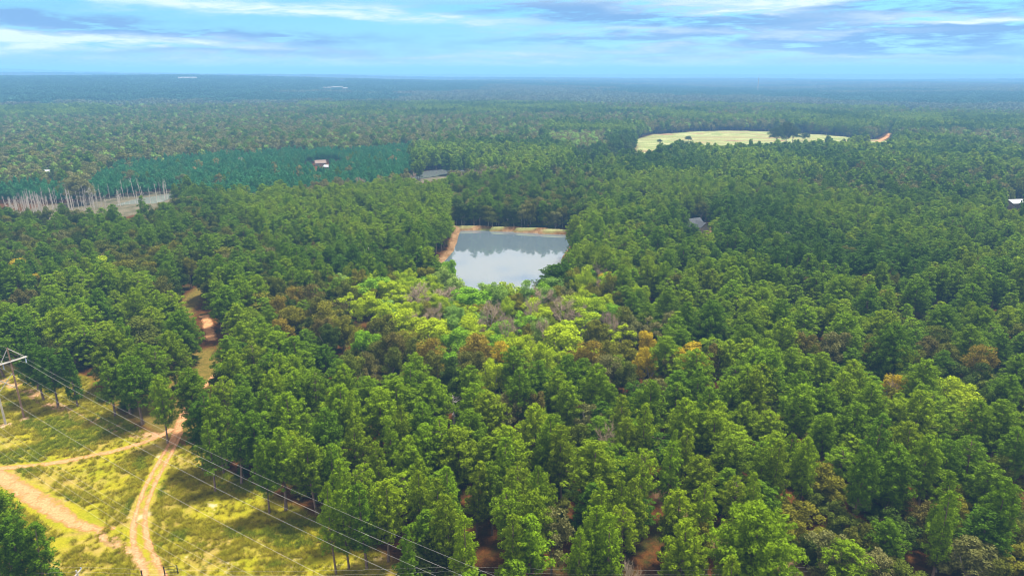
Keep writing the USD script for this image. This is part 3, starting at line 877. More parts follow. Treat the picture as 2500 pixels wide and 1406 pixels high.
TALL = {(1872, 1232): 21.0, (1665, 1263): 18.0, (2080, 1327): 11.0, (2430, 1246): 14.0, (1040, 1290): 13.0, (1010, 1330): 9.0, (1375, 615): 13.0, (-30, 1190): 17.0, (25, 1260): 15.0, (70, 1275): 12.0}
for kind, text in (('pine', PINES), ('broad', BROADS), ('bare', BARES)):
    for row in text.replace('\n', '').split(';'):
        u, v, w, tone = row.split()
        u, v, w = float(u), float(v), float(w)
        if w < 5:
            continue
        knd = kind
        if tone == 'm' and kind == 'broad':
            tone = 'k'
        h = TALL.get((int(u), int(v)), rnd.uniform(*HEIGHTS[kind]))
        if kind == 'broad' and u > 1900 and v > 1090:
            h *= .72
        p = at(u, v, h)
        dist = math.hypot(p[1], math.hypot(p[0], EYE_H - h))
        r = .5 * w * (1.24 if kind == 'pine' else 1.3 if tone in 'cgleh' else 1.1) * dist * (FPX / math.hypot(FPX, u - 1250, v - 703)) / FPX
        if kind == 'pine':
            asp = r / h
            n = rnd.choice([1, 6, 3]) if asp < .145 else rnd.choice([0, 5, 3, 4, 0, 5]) if asp < .2 else rnd.choice([2, 0, 5])
            n = 7 if r > 4.9 else n
        elif kind == 'broad':
            n = 6 if (h < 11 or (tone == 'k' and v > 1150)) else (2 if r / h < .2 else rnd.choice([0, 1, 4, 5, 3]))
        else:
            n = rnd.randrange(4)
            tone = 'x'
        add_tree(kind, n, tone, p[0], p[1], h, r, True)

# the dark cedar at the head of the tree row: its foot is in sight
p = at(190, 992)
add_tree('cedar', 0, 'd', p[0], p[1], 17.5, 1.75, True)

# ---- the rest of the woods, kind by kind, zone by zone (zones are outlines of the canopy)
CANOPY = 13.0
ZONES = [   # name, outline at canopy height, spacing factor, weights of kinds and colours
    ('plantation', [(-80, 505), (-80, 436), (200, 428), (280, 384), (560, 362), (830, 352), (1010, 342), (1010, 415), (900, 436), (700, 452), (560, 468), (440, 452), (400, 470), (200, 482), (60, 505)]),
    ('far_hardwood', [(-200, 292), (1330, 288), (1330, 345), (1010, 350), (560, 365), (270, 388), (190, 430), (-200, 440)]),
    ('pale_grove', [(1335, 318), (1480, 318), (1490, 352), (1350, 352)]),
    ('dark_grove', [(1380, 340), (1545, 330), (1560, 385), (1400, 395)]),
    ('valley', [(840, 668), (1110, 655), (1500, 650), (1520, 780), (1500, 850), (1200, 880), (1020, 830), (850, 790)]),
    ('oak_belt', [(660, 690), (860, 660), (1020, 800), (1230, 870), (1230, 905), (950, 900), (820, 860), (690, 780)]),
    ('left_oaks', [(-200, 500), (450, 470), (560, 500), (680, 600), (660, 690), (420, 660), (200, 640), (-200, 640)]),
    ('right_oaks', [(1930, 780), (2500, 780), (2700, 900), (2300, 930), (1980, 880)]),
    ('scrub', [(1930, 1110), (2700, 1090), (2700, 1700), (1960, 1500), (1900, 1250)]),
    ('behind_dam', [(1100, 440), (1480, 400), (1430, 540), (1110, 530)]),
    ('swamp_rim', [(-100, 520), (420, 460), (450, 480), (400, 505), (100, 570), (-100, 590)]),
    ('second_rim', [(690, 450), (1000, 415), (1250, 400), (1260, 412), (1040, 440), (700, 470)]),
]
MIX = {
    'plantation': (3.0, [('pine', 't', .97), ('pine', 'm', .02), ('broad', 'h', .01)]),
    'far_hardwood': (5.8, [('broad', 'o', .28), ('broad', 'h', .44), ('broad', 'k', .08), ('broad', 'l', .08), ('broad', 'a', .06), ('pine', 'm', .06)]),
    'pale_grove': (6.0, [('broad', 'l', .35), ('broad', 'h', .65)]),
    'dark_grove': (6.5, [('broad', 'k', .8), ('pine', 'd', .2)]),
    'valley': (5.4, [('broad', 'c', .36), ('broad', 'g', .12), ('broad', 'l', .10), ('bare', 'x', .12), ('broad', 'a', .18), ('broad', 'a', .05), ('broad', 'o', .07)]),
    'oak_belt': (5.6, [('broad', 'o', .42), ('broad', 'n', .06), ('broad', 'a', .22), ('broad', 'k', .14), ('pine', 'm', .16)]),
    'left_oaks': (5.9, [('broad', 'o', .34), ('broad', 'k', .28), ('broad', 'h', .06), ('broad', 'a', .05), ('pine', 'm', .27)]),
    'right_oaks': (5.6, [('broad', 'o', .30), ('broad', 'k', .14), ('broad', 'a', .06), ('broad', 'n', .06), ('pine', 'm', .44)]),
    'scrub': (6.4, [('broad', 'o', .40), ('broad', 'a', .26), ('broad', 'k', .18), ('broad', 'h', .10), ('pine', 'm', .06)]),
    'behind_dam': (5.8, [('broad', 'k', .26), ('broad', 'o', .28), ('broad', 'h', .12), ('pine', 'm', .26), ('broad', 'n', .08)]),
    'swamp_rim': (9.0, [('dead', 'x', .75), ('broad', 'h', .25)]),
    'second_rim': (6.5, [('broad', 'h', .5), ('bare', 'x', .2), ('broad', 'o', .3)]),
    'pines': (5.9, [('pine', 'm', .56), ('pine', 'b', .23), ('pine', 'd', .06), ('pine', 'y', .03), ('broad', 'o', .07), ('broad', 'k', .03), ('broad', 'n', .01), ('dead', 'x', .01)]),
    'far_pines': (5.0, [('pine', 'm', .62), ('pine', 'd', .10), ('broad', 'o', .14), ('broad', 'k', .06), ('broad', 'h', .08)]),
}
zone_polys = [(nm, Polygon(pts)) for nm, pts in ZONES]
OPEN = shapely.union_all([CLEARING.buffer(1.0), STRIP.buffer(1.0), FIELD.buffer(3), HOUSE_YARD.buffer(2), POND.buffer(4), P2.buffer(3), DAM.buffer(5),
                          ground_poly([(60, 545), (110, 512), (200, 497), (300, 482), (420, 470), (436, 478), (420, 490), (330, 512), (240, 530), (130, 545)]),
                          ground_poly([(2450, 492), (2530, 488), (2550, 512), (2458, 513)]), ground_poly([(740, 402), (830, 398), (840, 414), (740, 420)]),
                          ground_poly([(790, 212), (850, 212), (850, 219), (790, 219)]), ground_poly([(2205, 270), (2235, 250), (2250, 252), (2225, 275)]),
                          ground_poly([(95, 428), (150, 424), (160, 434), (95, 440)]), LineString([at(2140, 348)[:2], at(2178, 322)[:2]]).buffer(7),
                          # gaps in the wood where the red floor shows, and the drive among the lower trees
                          ground_poly([(1560, 1290), (1640, 1285), (1650, 1400), (1700, 1500), (1540, 1500), (1555, 1380)]), ground_poly([(885, 1035), (960, 1030), (960, 1085), (880, 1090)]),
                          ground_poly([(1270, 1355), (1400, 1345), (1400, 1450), (1230, 1450)]), DRIVE.buffer(1.5),
                          HOUSE_YARD.buffer(2), ground_poly([(1062, 655), (1085, 625), (1110, 630), (1090, 665)])])
shapely.prepare(OPEN)
# places seen open in the photograph: no crown may stand in front of them
VIEW = shapely.union_all([Polygon(q) for q in (
    [(20, 512), (90, 500), (200, 490), (300, 474), (420, 464), (434, 476), (390, 486), (340, 499), (300, 505), (200, 509), (100, 517), (20, 522)],
    [(1128, 550), (1400, 560), (1390, 600), (1370, 625), (1355, 640), (1325, 668), (1090, 664), (1078, 648), (1116, 600)],
    [(1549, 341), (1600, 328), (1700, 321), (1780, 319), (1900, 322), (2040, 332), (2110, 337), (2180, 322), (2185, 345), (2100, 345), (1990, 340), (1880, 350), (1760, 352), (1650, 347), (1560, 378), (1548, 385)],
    [(1652, 541), (1738, 539), (1750, 571), (1725, 573), (1680, 560)], [(985, 437), (1010, 423), (1060, 413), (1170, 408), (1170, 415), (1100, 423), (1040, 438)],
    [(438, 747), (458, 715), (490, 692), (502, 700), (478, 740), (455, 757)], [(498, 785), (518, 785), (520, 822), (500, 826)], [(487, 952), (530, 905), (540, 912), (505, 958)],
    [(2444, 484), (2510, 482), (2510, 510), (2450, 508)], [(770, 388), (806, 388), (806, 410), (760, 412)], [(100, 418), (140, 416), (140, 428), (100, 430)],
    [(790, 210), (850, 210), (850, 218), (790, 218)], [(2215, 266), (2235, 250), (2245, 252), (2228, 268)], [(1560, 1300), (1610, 1300), (1620, 1390), (1580, 1400)], [(890, 1045), (945, 1040), (940, 1078), (885, 1080)],
    [(1590, 1175), (1640, 1180), (1650, 1200), (1600, 1200)], [(1755, 1235), (1800, 1240), (1800, 1268), (1750, 1268)], [(1955, 1345), (2005, 1390), (1950, 1400)])])
shapely.prepare(VIEW)
tracks_open = LineString([at(u, v)[:2] for u, v in [(440, 1035), (480, 960), (512, 928), (535, 905), (545, 880), (525, 840), (506, 800), (500, 770)]]).buffer(5.0)
GLADE_B = GLADE.buffer(1)


def zone_of(x, y, z):
    u, v, d = pix(x, y, z + CANOPY)
    u = u + 46 * (meshkit.fbm(np.stack([x / 26, y / 26, x * 0], 1), 3, 31) - .5)
    v = v + 20 * (meshkit.fbm(np.stack([x / 30, y / 30, x * 0], 1), 3, 37) - .5)
    names = np.array(['pines'] * len(x), dtype=object)
    r = np.hypot(x, y)
    names[r > 900] = 'far_pines'
    done = np.zeros(len(x), bool)
    pts = shapely.points(u, v)
    for nm, poly in zone_polys:
        shapely.prepare(poly)
        m = shapely.contains(poly, pts) & ~done
        names[m] = nm
        done |= m
    patchy = meshkit.fbm(np.stack([x / 300, y / 170, x * 0], 1), 3, 41)         # stands of hardwood among the far pines
    names[(names == 'far_pines') & (patchy > .54)] = 'far_hardwood'
    names[(names == 'pines') & (patchy > .60) & (r > 420) & (r <= 900)] = 'behind_dam'
    return names, u, v, d


FAR_EDGE = 1750.0
cands = []
# a jittered grid, finest spacing first; each zone keeps the share its own spacing asks for
for (r0, r1, base) in ((60, 420, 4.2), (420, FAR_EDGE, 4.2)):
    xs = np.arange(-r1, r1, base)
    ys = np.arange(0, r1, base * .9)
    X, Y = np.meshgrid(xs, ys)
    X0, Y0 = X, Y
    X = X + (np.arange(len(ys)) % 2)[:, None] * base * .5
    X = (X + rng.uniform(-.42, .42, X.shape) * base).ravel()
    Y = (Y + rng.uniform(-.42, .42, Y.shape) * base).ravel()
    r = np.hypot(X, Y)
    a = np.degrees(np.arctan2(X, Y))
    m = (r >= r0) & (r < r1) & ((np.abs(a) < 43) | ((r < 260) & (np.abs(a) < 55)))
    cands.append(np.stack([X[m], Y[m]], 1))
rows = np.array([[x, y] for y in np.arange(480, 1000, 5.6) for x in np.arange(-700, -60, 3.6)])
ca, sa = math.cos(.35), math.sin(.35)
rows = np.stack([rows[:, 0] + (rows[:, 1] - 700) * .25, rows[:, 1]], 1)
rows = rows + rng.normal(size=rows.shape) * .35
n_free = sum(len(c) for c in cands)
C = np.vstack(cands + [rows])
in_rows = np.arange(len(C)) >= n_free
Cz = land(C[:, 0], C[:, 1])
names, cu, cv, cd = zone_of(C[:, 0], C[:, 1], Cz)
keep = ~shapely.contains(OPEN, shapely.points(C)) & ~shapely.contains(tracks_open, shapely.points(C))
for hz in (17.0, 12.0, 7.0):
    qu, qv, _ = pix(C[:, 0], C[:, 1], Cz + hz * np.where(names == 'plantation', .6, 1))
    keep &= ~shapely.contains(VIEW, shapely.points(qu, qv))
spacing = np.array([MIX[n][0] for n in names])
spacing = np.where(in_rows, 4.0, spacing)
keep &= in_rows == (names == 'plantation')
keep &= rng.random(len(C)) < np.where(in_rows, .85, 1.12) * (4.2 / spacing) ** 2
glade_m = shapely.contains(GLADE_B, shapely.points(C))
keep &= ~glade_m
hand_xy = np.array([[t['x'], t['y']] for t in trees])
hand_r = np.array([t['r'] for t in trees])
from scipy.spatial import cKDTree
kd = cKDTree(hand_xy)
dd, ii = kd.query(C)
keep &= dd > np.clip(hand_r[ii] * 1.05, 2.6, 5.2)
# in the foreground the single trees above make the canopy: only a few lower ones stand between them
hand_zone = (cv > 690) & (np.hypot(C[:, 0], C[:, 1]) < 330)
keep &= ~(hand_zone & (rng.random(len(C)) > .50))
C, Cz, names, hand_zone = C[keep], Cz[keep], names[keep], hand_zone[keep]

stand = meshkit.fbm(np.stack([C[:, 0] / 70, C[:, 1] / 95, C[:, 0] * 0], 1), 3, 21)
stuff = {}      # (kind, shape, tone) -> rows x, y, z, h scale, r scale, yaw
for k in range(len(C)):
    x, y, z, nm = C[k, 0], C[k, 1], Cz[k], names[k]
    opts = MIX[nm][1]
    q, s = rnd.random(), 0
    for kind, tone, w in opts:
        s += w
        if q <= s:
            break
    r_ = math.hypot(x, y)
    if kind == 'pine' and tone in 'mbdy' and nm in ('pines', 'far_pines'):      # stands of one tone, as planted or grown together
        tone = 'b' if stand[k] > .56 + rnd.gauss(0, .07) else 'd' if stand[k] < .36 + rnd.gauss(0, .07) else 'y' if rnd.random() < .06 else 'm'
    if kind == 'pine':
        h = rnd.gauss(16.6, 2.0) if nm != 'plantation' else rnd.gauss(10.0, 1.6)
        r = rnd.uniform(3.0, 4.1) if nm != 'plantation' else rnd.uniform(1.5, 2.2)
        n = rnd.choice([0, 5, 2, 3, 4, 0, 2, 5, 1, 6])
    elif kind == 'broad':
        h = rnd.gauss(14.0, 2.0) * (.68 if nm == 'scrub' else 1)
        r = rnd.uniform(3.0, 4.6)
        n = 6 if nm == 'scrub' and rnd.random() < .6 else rnd.choice([0, 1, 2, 4, 5, 0])
    else:
        h, r, n = rnd.uniform(9, 14), rnd.uniform(2.2, 3.6), rnd.randrange(4 if kind == 'bare' else 6)
    if hand_zone[k]:
        h *= rnd.uniform(.62, .84)
        r *= .95
    if r_ > 650 and nm != 'plantation':        # far crowns widened so the canopy closes and shades smoother
        r *= 1.18
    if r_ < 520:
        add_tree(kind, n, tone, x, y, h, r, False)
    else:
        kk = {'pine': 'farpine', 'broad': 'farbroad'}.get(kind, kind)
        n = n % {'farpine': 5, 'farbroad': 4, 'bare': 4, 'dead': 6}[kk]
        stuff.setdefault((kk, n, tone), []).append((x, y, z, h / BASE_H[kk], r / BASE_R[kk, n], rnd.uniform(0, 6.283)))

# dead trees standing in the swamp, young growth on its far side
for k in range(120):
    u = rnd.choice([rnd.uniform(15, 130), rnd.uniform(80, 240), rnd.uniform(150, 420), rnd.uniform(15, 240)])
    v = np.interp(u, [0, 60, 200, 420], [540, 522, 502, 476]) + rnd.uniform(-8, 14)
    p = at(u, v)
    add_tree('dead', rnd.randrange(6), 'x', p[0], p[1], rnd.uniform(8, 16), rnd.uniform(.7, 1.5), True)
for u, v, h, r in [(190, 500, 22, 8.5), (320, 464, 17, 6), (450, 462, 14, 5), (215, 499, 18, 6)]:
    p = at(u, v)
    add_tree('broad', 5, 'h', p[0], p[1], h, r, True)
# the few trees left in the far field
for u, v, h, r in [(1895, 352, 24, 9), (1918, 350, 30, 10), (1935, 349, 22, 8), (1965, 345, 12, 5), (1680, 346, 8, 4), (1610, 350, 6, 3)]:
    p = at(u, v)
    add_tree('broad', 0, 'k', p[0], p[1], h, r, True)

# ---------------------------------------------------------------- trees: which of them the picture shows largest
GW, GH = 768, 431
idbuf = np.full((GH, GW), -1, np.int32)
T = trees
tx, ty, tz = (np.array([t[k] for t in T]) for k in 'xyz')
th, tr_ = np.array([t['h'] for t in T]), np.array([t['r'] for t in T])
order = np.argsort(-np.hypot(tx, ty))
lo_f = np.array([{'pine': .40, 'broad': .28, 'bare': .3, 'dead': 0.0, 'cedar': .1}[t['kind']] for t in T])
cu, cv, cd = pix(tx, ty, tz + th * (1 + lo_f) / 2)
sc = GW / 2500
ru = tr_ / cd * FPX * sc
_, vt, _ = pix(tx, ty, tz + th)
_, vb, _ = pix(tx, ty, tz + th * lo_f)
rv = np.abs(vb - vt) * .5 * sc + ru * .25
for k in order:
    x, y = cu[k] * sc, cv[k] * sc
    x0, x1, y0, y1 = int(max(0, x - ru[k])), int(min(GW, x + ru[k] + 1)), int(max(0, y - rv[k])), int(min(GH, y + rv[k] + 1))
    if x1 <= x0 or y1 <= y0:
        continue
    yy, xx = np.mgrid[y0:y1, x0:x1]
    m = ((xx - x) / max(ru[k], .7)) ** 2 + ((yy - y) / max(rv[k], .7)) ** 2 < .92
    idbuf[y0:y1, x0:x1][m] = k
ids, counts = np.unique(idbuf[idbuf >= 0], return_counts=True)
area = np.zeros(len(T))
area[ids] = counts
cy = np.zeros(len(T))
cx = np.zeros(len(T))
yy, xx = np.mgrid[0:GH, 0:GW]
mm = idbuf >= 0
np.add.at(cx, idbuf[mm], xx[mm])
np.add.at(cy, idbuf[mm], yy[mm])
cx, cy = cx / np.maximum(area, 1), cy / np.maximum(area, 1)

LIMIT = {'pine': 300, 'broad': 300, 'bare': 60, 'dead': 120, 'cedar': 1}
single = set()
for kind, lim in LIMIT.items():
    ks = [k for k in range(len(T)) if T[k]['kind'] == kind and area[k] >= (12 if kind == 'bare' else 5 if kind == 'dead' else 26)]
    ks.sort(key=lambda k: -area[k])
    single |= set(ks[:lim])

TONE_WORDS = {'pine': {'b': 'bright green', 'm': 'mid green', 'd': 'dark green', 'y': 'yellowish green', 't': 'teal green'},
              'broad': {'o': 'olive', 'k': 'dark green', 'a': 'yellow olive', 'n': 'brownish', 'h': 'tan green', 'g': 'vivid green', 'l': 'pale green', 'c': 'yellow green', 'e': 'yellow', 'r': 'orange'}}
TREE_NAME = {'pine': ('pine_tree', 'pine tree'), 'broad': ('broadleaf_tree', 'broadleaf tree'), 'bare': ('bare_tree', 'bare tree'), 'dead': ('dead_tree', 'dead tree'), 'cedar': ('cedar_tree', 'cedar tree')}


def where(u, v, x, y):
    p = shapely.Point(x, y)
    if SWAMP.distance(p) < 12:
        return 'at the grey swamp', 'trees round the swamp'
    if FIELD.distance(p) < 8:
        return 'out in the far field', 'trees in the far field'
    if POND.distance(p) < 22:
        return 'on the pond bank', 'trees on the pond bank'
    if CLEARING.distance(p) < 9 or GLADE.contains(p):
        return 'at the clearing edge', 'trees along the clearing edge'
    if v < 640:
        return 'in mid distance', 'trees of the middle distance'
    if u > 1900 and v > 1080:
        return 'in the scrub', 'trees of the scrubby lower right wood'
    if v < 880 and 820 < u < 1540:
        return 'before the pond', 'trees of the bright hollow before the pond'
    return 'in the wood', 'trees of the near wood'


used_labels = set()
ONES = 'zero one two three four five six seven eight nine ten eleven twelve thirteen fourteen fifteen sixteen seventeen eighteen nineteen'.split()
TENS = 'x x twenty thirty forty fifty sixty seventy eighty ninety hundred'.split()


def said(f):
    """a share of the photo's width or height in words"""
    q = int(round(min(max(f, 0), 1) * 100))
    return ONES[q] if q < 20 else TENS[q // 10] + ('-' + ONES[q % 10] if q % 10 else '')


for k in sorted(single, key=lambda k: -area[k]):
    t = T[k]
    u, v = cx[k] / GW, cy[k] / GH
    nm, ct = TREE_NAME[t['kind']]
    place, grp = where(u * 2500, v * 1406, t['x'], t['y'])
    slim = t['r'] / t['h']
    if t['kind'] == 'pine':
        look = ('slim ' if slim < .155 else 'broad ' if slim > .215 else '') + TONE_WORDS['pine'][t['tone']]
    elif t['kind'] == 'broad':
        look = ('slender ' if slim < .2 else 'broad ' if slim > .3 else '') + TONE_WORDS['broad'][t['tone']]
    elif t['kind'] == 'bare':
        look = 'leafless grey brown'
    elif t['kind'] == 'dead':
        look = 'bleached grey'
    else:
        look = 'narrow dark'
    word = {'pine': 'pine', 'broad': 'tree', 'bare': 'tree', 'dead': 'dead trunk', 'cedar': 'cedar'}[t['kind']]
    lab = '%s %s %s, %s percent across %s percent down' % (look, word, place, said(u), said(v))
    base = lab
    for nth in ('second', 'third', 'fourth', 'fifth', 'sixth', 'seventh', 'eighth', 'ninth'):
        if lab in used_labels:
            lab = base.replace(word + ' ', nth + ' ' + word + ' ', 1)
    used_labels.add(lab)
    path = model(t['kind'], t['n'], t['tone'] if t['kind'] in ('pine', 'broad') else 'x')
    x = UsdGeom.Xform.Define(stage, numbered('/World', nm))
    kr = t['r'] / BASE_R[t['kind'], t['n']]
    x.AddTranslateOp().Set(Gf.Vec3d(t['x'], t['y'], t['z'] - .1))
    x.AddRotateXYZOp().Set(Gf.Vec3f(rnd.gauss(0, 1.6), rnd.gauss(0, 1.6), math.degrees(t['rz'])))
    x.AddScaleOp().Set(Gf.Vec3f(kr, kr, t['h'] / BASE_H[t['kind']]))
    tag(x, lab, ct, grp)
    x.GetPrim().GetReferences().AddInternalReference(path)
    x.GetPrim().SetInstanceable(True)

for k, t in enumerate(T):
    if k not in single:
        stuff.setdefault((t['kind'], t['n'], t['tone'] if t['kind'] in ('pine', 'broad') else 'x'), []).append(
            (t['x'], t['y'], t['z'] - .1, t['h'] / BASE_H[t['kind']], t['r'] / BASE_R[t['kind'], t['n']], t['rz']))


def mass(name, rows, label, category):
    """many alike plants nobody could count, as one object"""
    pi = UsdGeom.PointInstancer.Define(stage, numbered('/World', name))
    base = str(pi.GetPath())
    idx, pos, scl, yaw = [], [], [], []
    for q, (key, items) in enumerate(sorted(rows.items(), key=str)):
        pr = UsdGeom.Xform.Define(stage, '%s/model_%03d' % (base, q))
        pr.GetPrim().GetReferences().AddInternalReference(model(*key) if isinstance(key, tuple) and len(key) == 3 else key)
        pi.CreatePrototypesRel().AddTarget(pr.GetPath())
        a = np.array(items, float)
        idx.append(np.full(len(a), q))
        pos.append(a[:, :3])
        scl.append(np.stack([a[:, 4], a[:, 4], a[:, 3]], 1))
        yaw.append(a[:, 5])
    idx, pos, scl, yaw = np.concatenate(idx), np.vstack(pos), np.vstack(scl), np.concatenate(yaw)
    pi.CreateProtoIndicesAttr(Vt.IntArray.FromNumpy(idx.astype(np.int32)))
    pi.CreatePositionsAttr(Vt.Vec3fArray.FromNumpy(pos.astype(np.float32)))
    pi.CreateScalesAttr(Vt.Vec3fArray.FromNumpy(scl.astype(np.float32)))
    pi.CreateOrientationsAttr(Vt.QuathArray([Gf.Quath(math.cos(w / 2), 0, 0, math.sin(w / 2)) for w in yaw]))
    tag(pi, label, category, None, 'stuff')
    return len(idx)


n1 = mass('pine_wood', {k: r for k, r in stuff.items() if k[0] in ('pine', 'farpine') and k[2] != 't'}, 'continuous pine wood of green crowns filling the land between the single trees', 'pine wood')
n2 = mass('broadleaf_wood', {k: r for k, r in stuff.items() if k[0] in ('broad', 'farbroad', 'bare', 'dead')}, 'mixed olive broadleaf wood in belts between the pines', 'broadleaf wood')
n3 = mass('young_pine_plantation', {k: r for k, r in stuff.items() if k[2] == 't'}, 'dense even plantation of small teal pines beyond the swamp', 'plantation')

# ---- woods too far off to tell tree from tree: patches of crowns on the hills
def patch(seed, tones):
    r = np.random.default_rng(seed)
    vs = []
    for k in range(95):
        x, y = r.uniform(-32, 32, 2)
        h, rad = r.uniform(11, 17), r.uniform(2.4, 4.2)
        n = 16
        d = r.normal(size=(n, 3)) + [0, 0, .5]
        d /= np.linalg.norm(d, axis=1, keepdims=True)
        c = np.array([x, y, h - rad * 1.2]) + d * np.array([rad, rad, rad * 1.3])
        nn = d + r.normal(size=(n, 3)) * .4
        a = np.cross(nn, r.normal(size=(n, 3)))
        a /= np.linalg.norm(a, axis=1, keepdims=True)
        b = np.cross(nn / np.linalg.norm(nn, axis=1, keepdims=True), a)
        s_ = rad * .85
        vs.append(np.stack([c - a * s_ * .6 - b * s_ * .4, c + a * s_ * .6 - b * s_ * .4, c + b * s_ * .8], 1).reshape(-1, 3))
    v = np.vstack(vs)
    return v, np.arange(len(v)).reshape(-1, 3)


FAR_HAZE_LEAF = {'pine': foliage('far_pine_crowns', [(.030, .095, .065), (.040, .112, .072), (.036, .104, .078)], nscale=.12, var=.45),  # blue of distant haze is put into both far crown colours
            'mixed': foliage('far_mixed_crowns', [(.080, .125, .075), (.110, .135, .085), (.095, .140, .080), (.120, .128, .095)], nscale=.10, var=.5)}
far_rows = {}
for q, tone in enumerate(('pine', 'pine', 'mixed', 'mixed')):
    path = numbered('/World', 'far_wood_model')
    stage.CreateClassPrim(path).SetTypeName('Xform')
    usdkit.mesh(stage, path + '/crowns', patch(500 + q, tone), FAR_HAZE_LEAF[tone])
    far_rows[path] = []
paths = list(far_rows)
g = 54.0
X, Y = np.meshgrid(np.arange(-6500, 6500, g), np.arange(900, 6800, g))
X, Y = (X + rng.uniform(-.3, .3, X.shape) * g).ravel(), (Y + rng.uniform(-.3, .3, Y.shape) * g).ravel()
r = np.hypot(X, Y)
m = (r > FAR_EDGE + 10) & (r < 6500) & (np.abs(np.degrees(np.arctan2(X, Y))) < 43) & ~shapely.contains(OPEN.buffer(20), shapely.points(X, Y))
X, Y = X[m], Y[m]
Z = land(X, Y)
az = np.degrees(np.arctan2(X, Y))
blob = meshkit.fbm(np.stack([X / 700, Y / 420, X * 0], 1), 3, 5)
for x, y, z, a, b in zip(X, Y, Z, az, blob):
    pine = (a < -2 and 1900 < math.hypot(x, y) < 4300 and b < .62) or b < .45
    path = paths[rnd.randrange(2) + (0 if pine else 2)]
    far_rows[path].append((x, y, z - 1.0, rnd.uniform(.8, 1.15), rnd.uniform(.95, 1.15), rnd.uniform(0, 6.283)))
n4 = mass('far_wood', {k: v for k, v in far_rows.items() if v}, 'far wood tinted haze blue covering the hills up to the horizon', 'far wood')

# ---- low growth on the floor of the near wood, and grass clumps in the clearing
bush = {}
X, Y = np.meshgrid(np.arange(-300, 300, 3.4), np.arange(40, 420, 3.4))
X, Y = (X + rng.uniform(-1.6, 1.6, X.shape)).ravel(), (Y + rng.uniform(-1.6, 1.6, Y.shape)).ravel()
pts = shapely.points(X, Y)
m = ~shapely.contains(OPEN, pts) & ~shapely.contains(tracks_open, pts) & (np.abs(X) < Y * .85 + 40) & (rng.random(len(X)) < .50) & (meshkit.noise(np.stack([X / 16, Y / 16, X * 0], 1), 9) > .36)
m &= ~(shapely.contains(GLADE_B, pts) & (rng.random(len(X)) < .85))
for x, y in zip(X[m], Y[m]):
    tone = rnd.choices(['k', 'o', 'n'], [.6, .33, .07])[0]
    h = rnd.uniform(1.2, 4.6)
    bush.setdefault(('broad', 6, tone), []).append((x, y, float(land(x, y)) - .1, h / 15.0, h * rnd.uniform(.45, .75) / BASE_R['broad', 6], rnd.uniform(0, 6.283)))
n5 = mass('undergrowth', bush, 'dark low bushes on the floor of the near wood', 'undergrowth')


def tussock(seed):
    r = np.random.default_rng(seed)
    n = 46
    a = r.uniform(0, 6.283, n)
    rad = r.uniform(0, .55, n)
    o = np.stack([np.cos(a) * rad, np.sin(a) * rad, rad * 0], 1)
    d = np.stack([np.cos(a) * .5 + r.normal(size=n) * .3, np.sin(a) * .5 + r.normal(size=n) * .3, np.full(n, 1.0)], 1)
    s = np.stack([-np.sin(a), np.cos(a), a * 0], 1) * .05
    L = r.uniform(.35, .8, n)[:, None]
    return np.stack([o - s, o + s, o + d * L], 1).reshape(-1, 3), np.arange(3 * n).reshape(-1, 3)


GRASS_LEAF = {'y': foliage('grass_yellow_green', [(.27, .25, .008), (.33, .29, .010), (.24, .245, .007), (.37, .31, .04)], var=.2),
              'g': foliage('grass_lush_green', [(.18, .22, .005), (.22, .25, .006), (.13, .18, .006)], var=.2)}
grass = {}
for tone in 'yg':
    path = numbered('/World', 'grass_clump_model')
    stage.CreateClassPrim(path).SetTypeName('Xform')
    usdkit.mesh(stage, path + '/blades', tussock(600 + ord(tone)), GRASS_LEAF[tone])
    grass[path] = []
gp = list(grass)
x0, y0, x1, y1 = CLEARING.bounds
N = 60000
X, Y = rng.uniform(-175, 20, N), rng.uniform(85, 195, N)
pts = shapely.points(X, Y)
u, v, d = pix(X, Y, 0)
TRACKS = shapely.union_all([LineString([at(*p)[:2] for p in q]).buffer(w) for q, w in (
    ([(400, 1450), (345, 1335), (336, 1290), (345, 1240), (395, 1130), (440, 1035), (480, 960), (535, 905)], 2.3), ([(-120, 1105), (0, 1165), (120, 1236), (210, 1292)], 3.4), ([(0, 1143), (190, 1120), (340, 1085), (432, 1040)], 1.3))])
m = shapely.contains(CLEARING, pts) & (u > -150) & ~shapely.contains(TRACKS, pts)
lush = meshkit.fbm(np.stack([X / 9, Y / 9, X * 0], 1), 4, 11)
for x, y, b in zip(X[m], Y[m], lush[m]):
    if b < .42 and rnd.random() < .8:
        continue
    s_ = rnd.uniform(.5, 1.3)
    grass[gp[1 if b > .60 else 0]].append((x, y, 0.0, s_ * rnd.uniform(.5, 1.0), s_, rnd.uniform(0, 6.283)))
n6 = mass('grass', grass, 'rough yellow green grass growing in clumps over the clearing', 'grass')
print('far', n4, 'bushes', n5, 'grass', n6)
print('singles', len(single), 'woods', n1, n2, n3, 'trees near', len(T))
# ---------------------------------------------------------------- the power line
STEEL = simple('weathered_grey_wood', (.30, .27, .23), .85, noise=(1.2, (.44, .40, .35)))
REDWOOD = simple('brown_pole_wood', (.14, .085, .055), .85, noise=(1.2, (.24, .15, .10)))
PALE_BEAM = simple('pale_crossarm', (.36, .34, .31), .7)
PORCELAIN = simple('insulator_blue_white', (.30, .38, .55), .3, spec=.5)
WIRE = simple('bare_aluminium_wire', (.50, .48, .44), .5)
BLACK = simple('black_painted_metal', (.012, .012, .013), .5)
SANDY = simple('loose_sand', (.50, .33, .20), .95)
TH = -.559
LD = np.array([math.cos(TH), math.sin(TH), 0])
LP = np.array([-LD[1], LD[0], 0])
B0 = at(60, 1020)


def on_line(k, z, s=0.0):
    return B0 + LP * k + LD * s + np.array([0, 0, z])


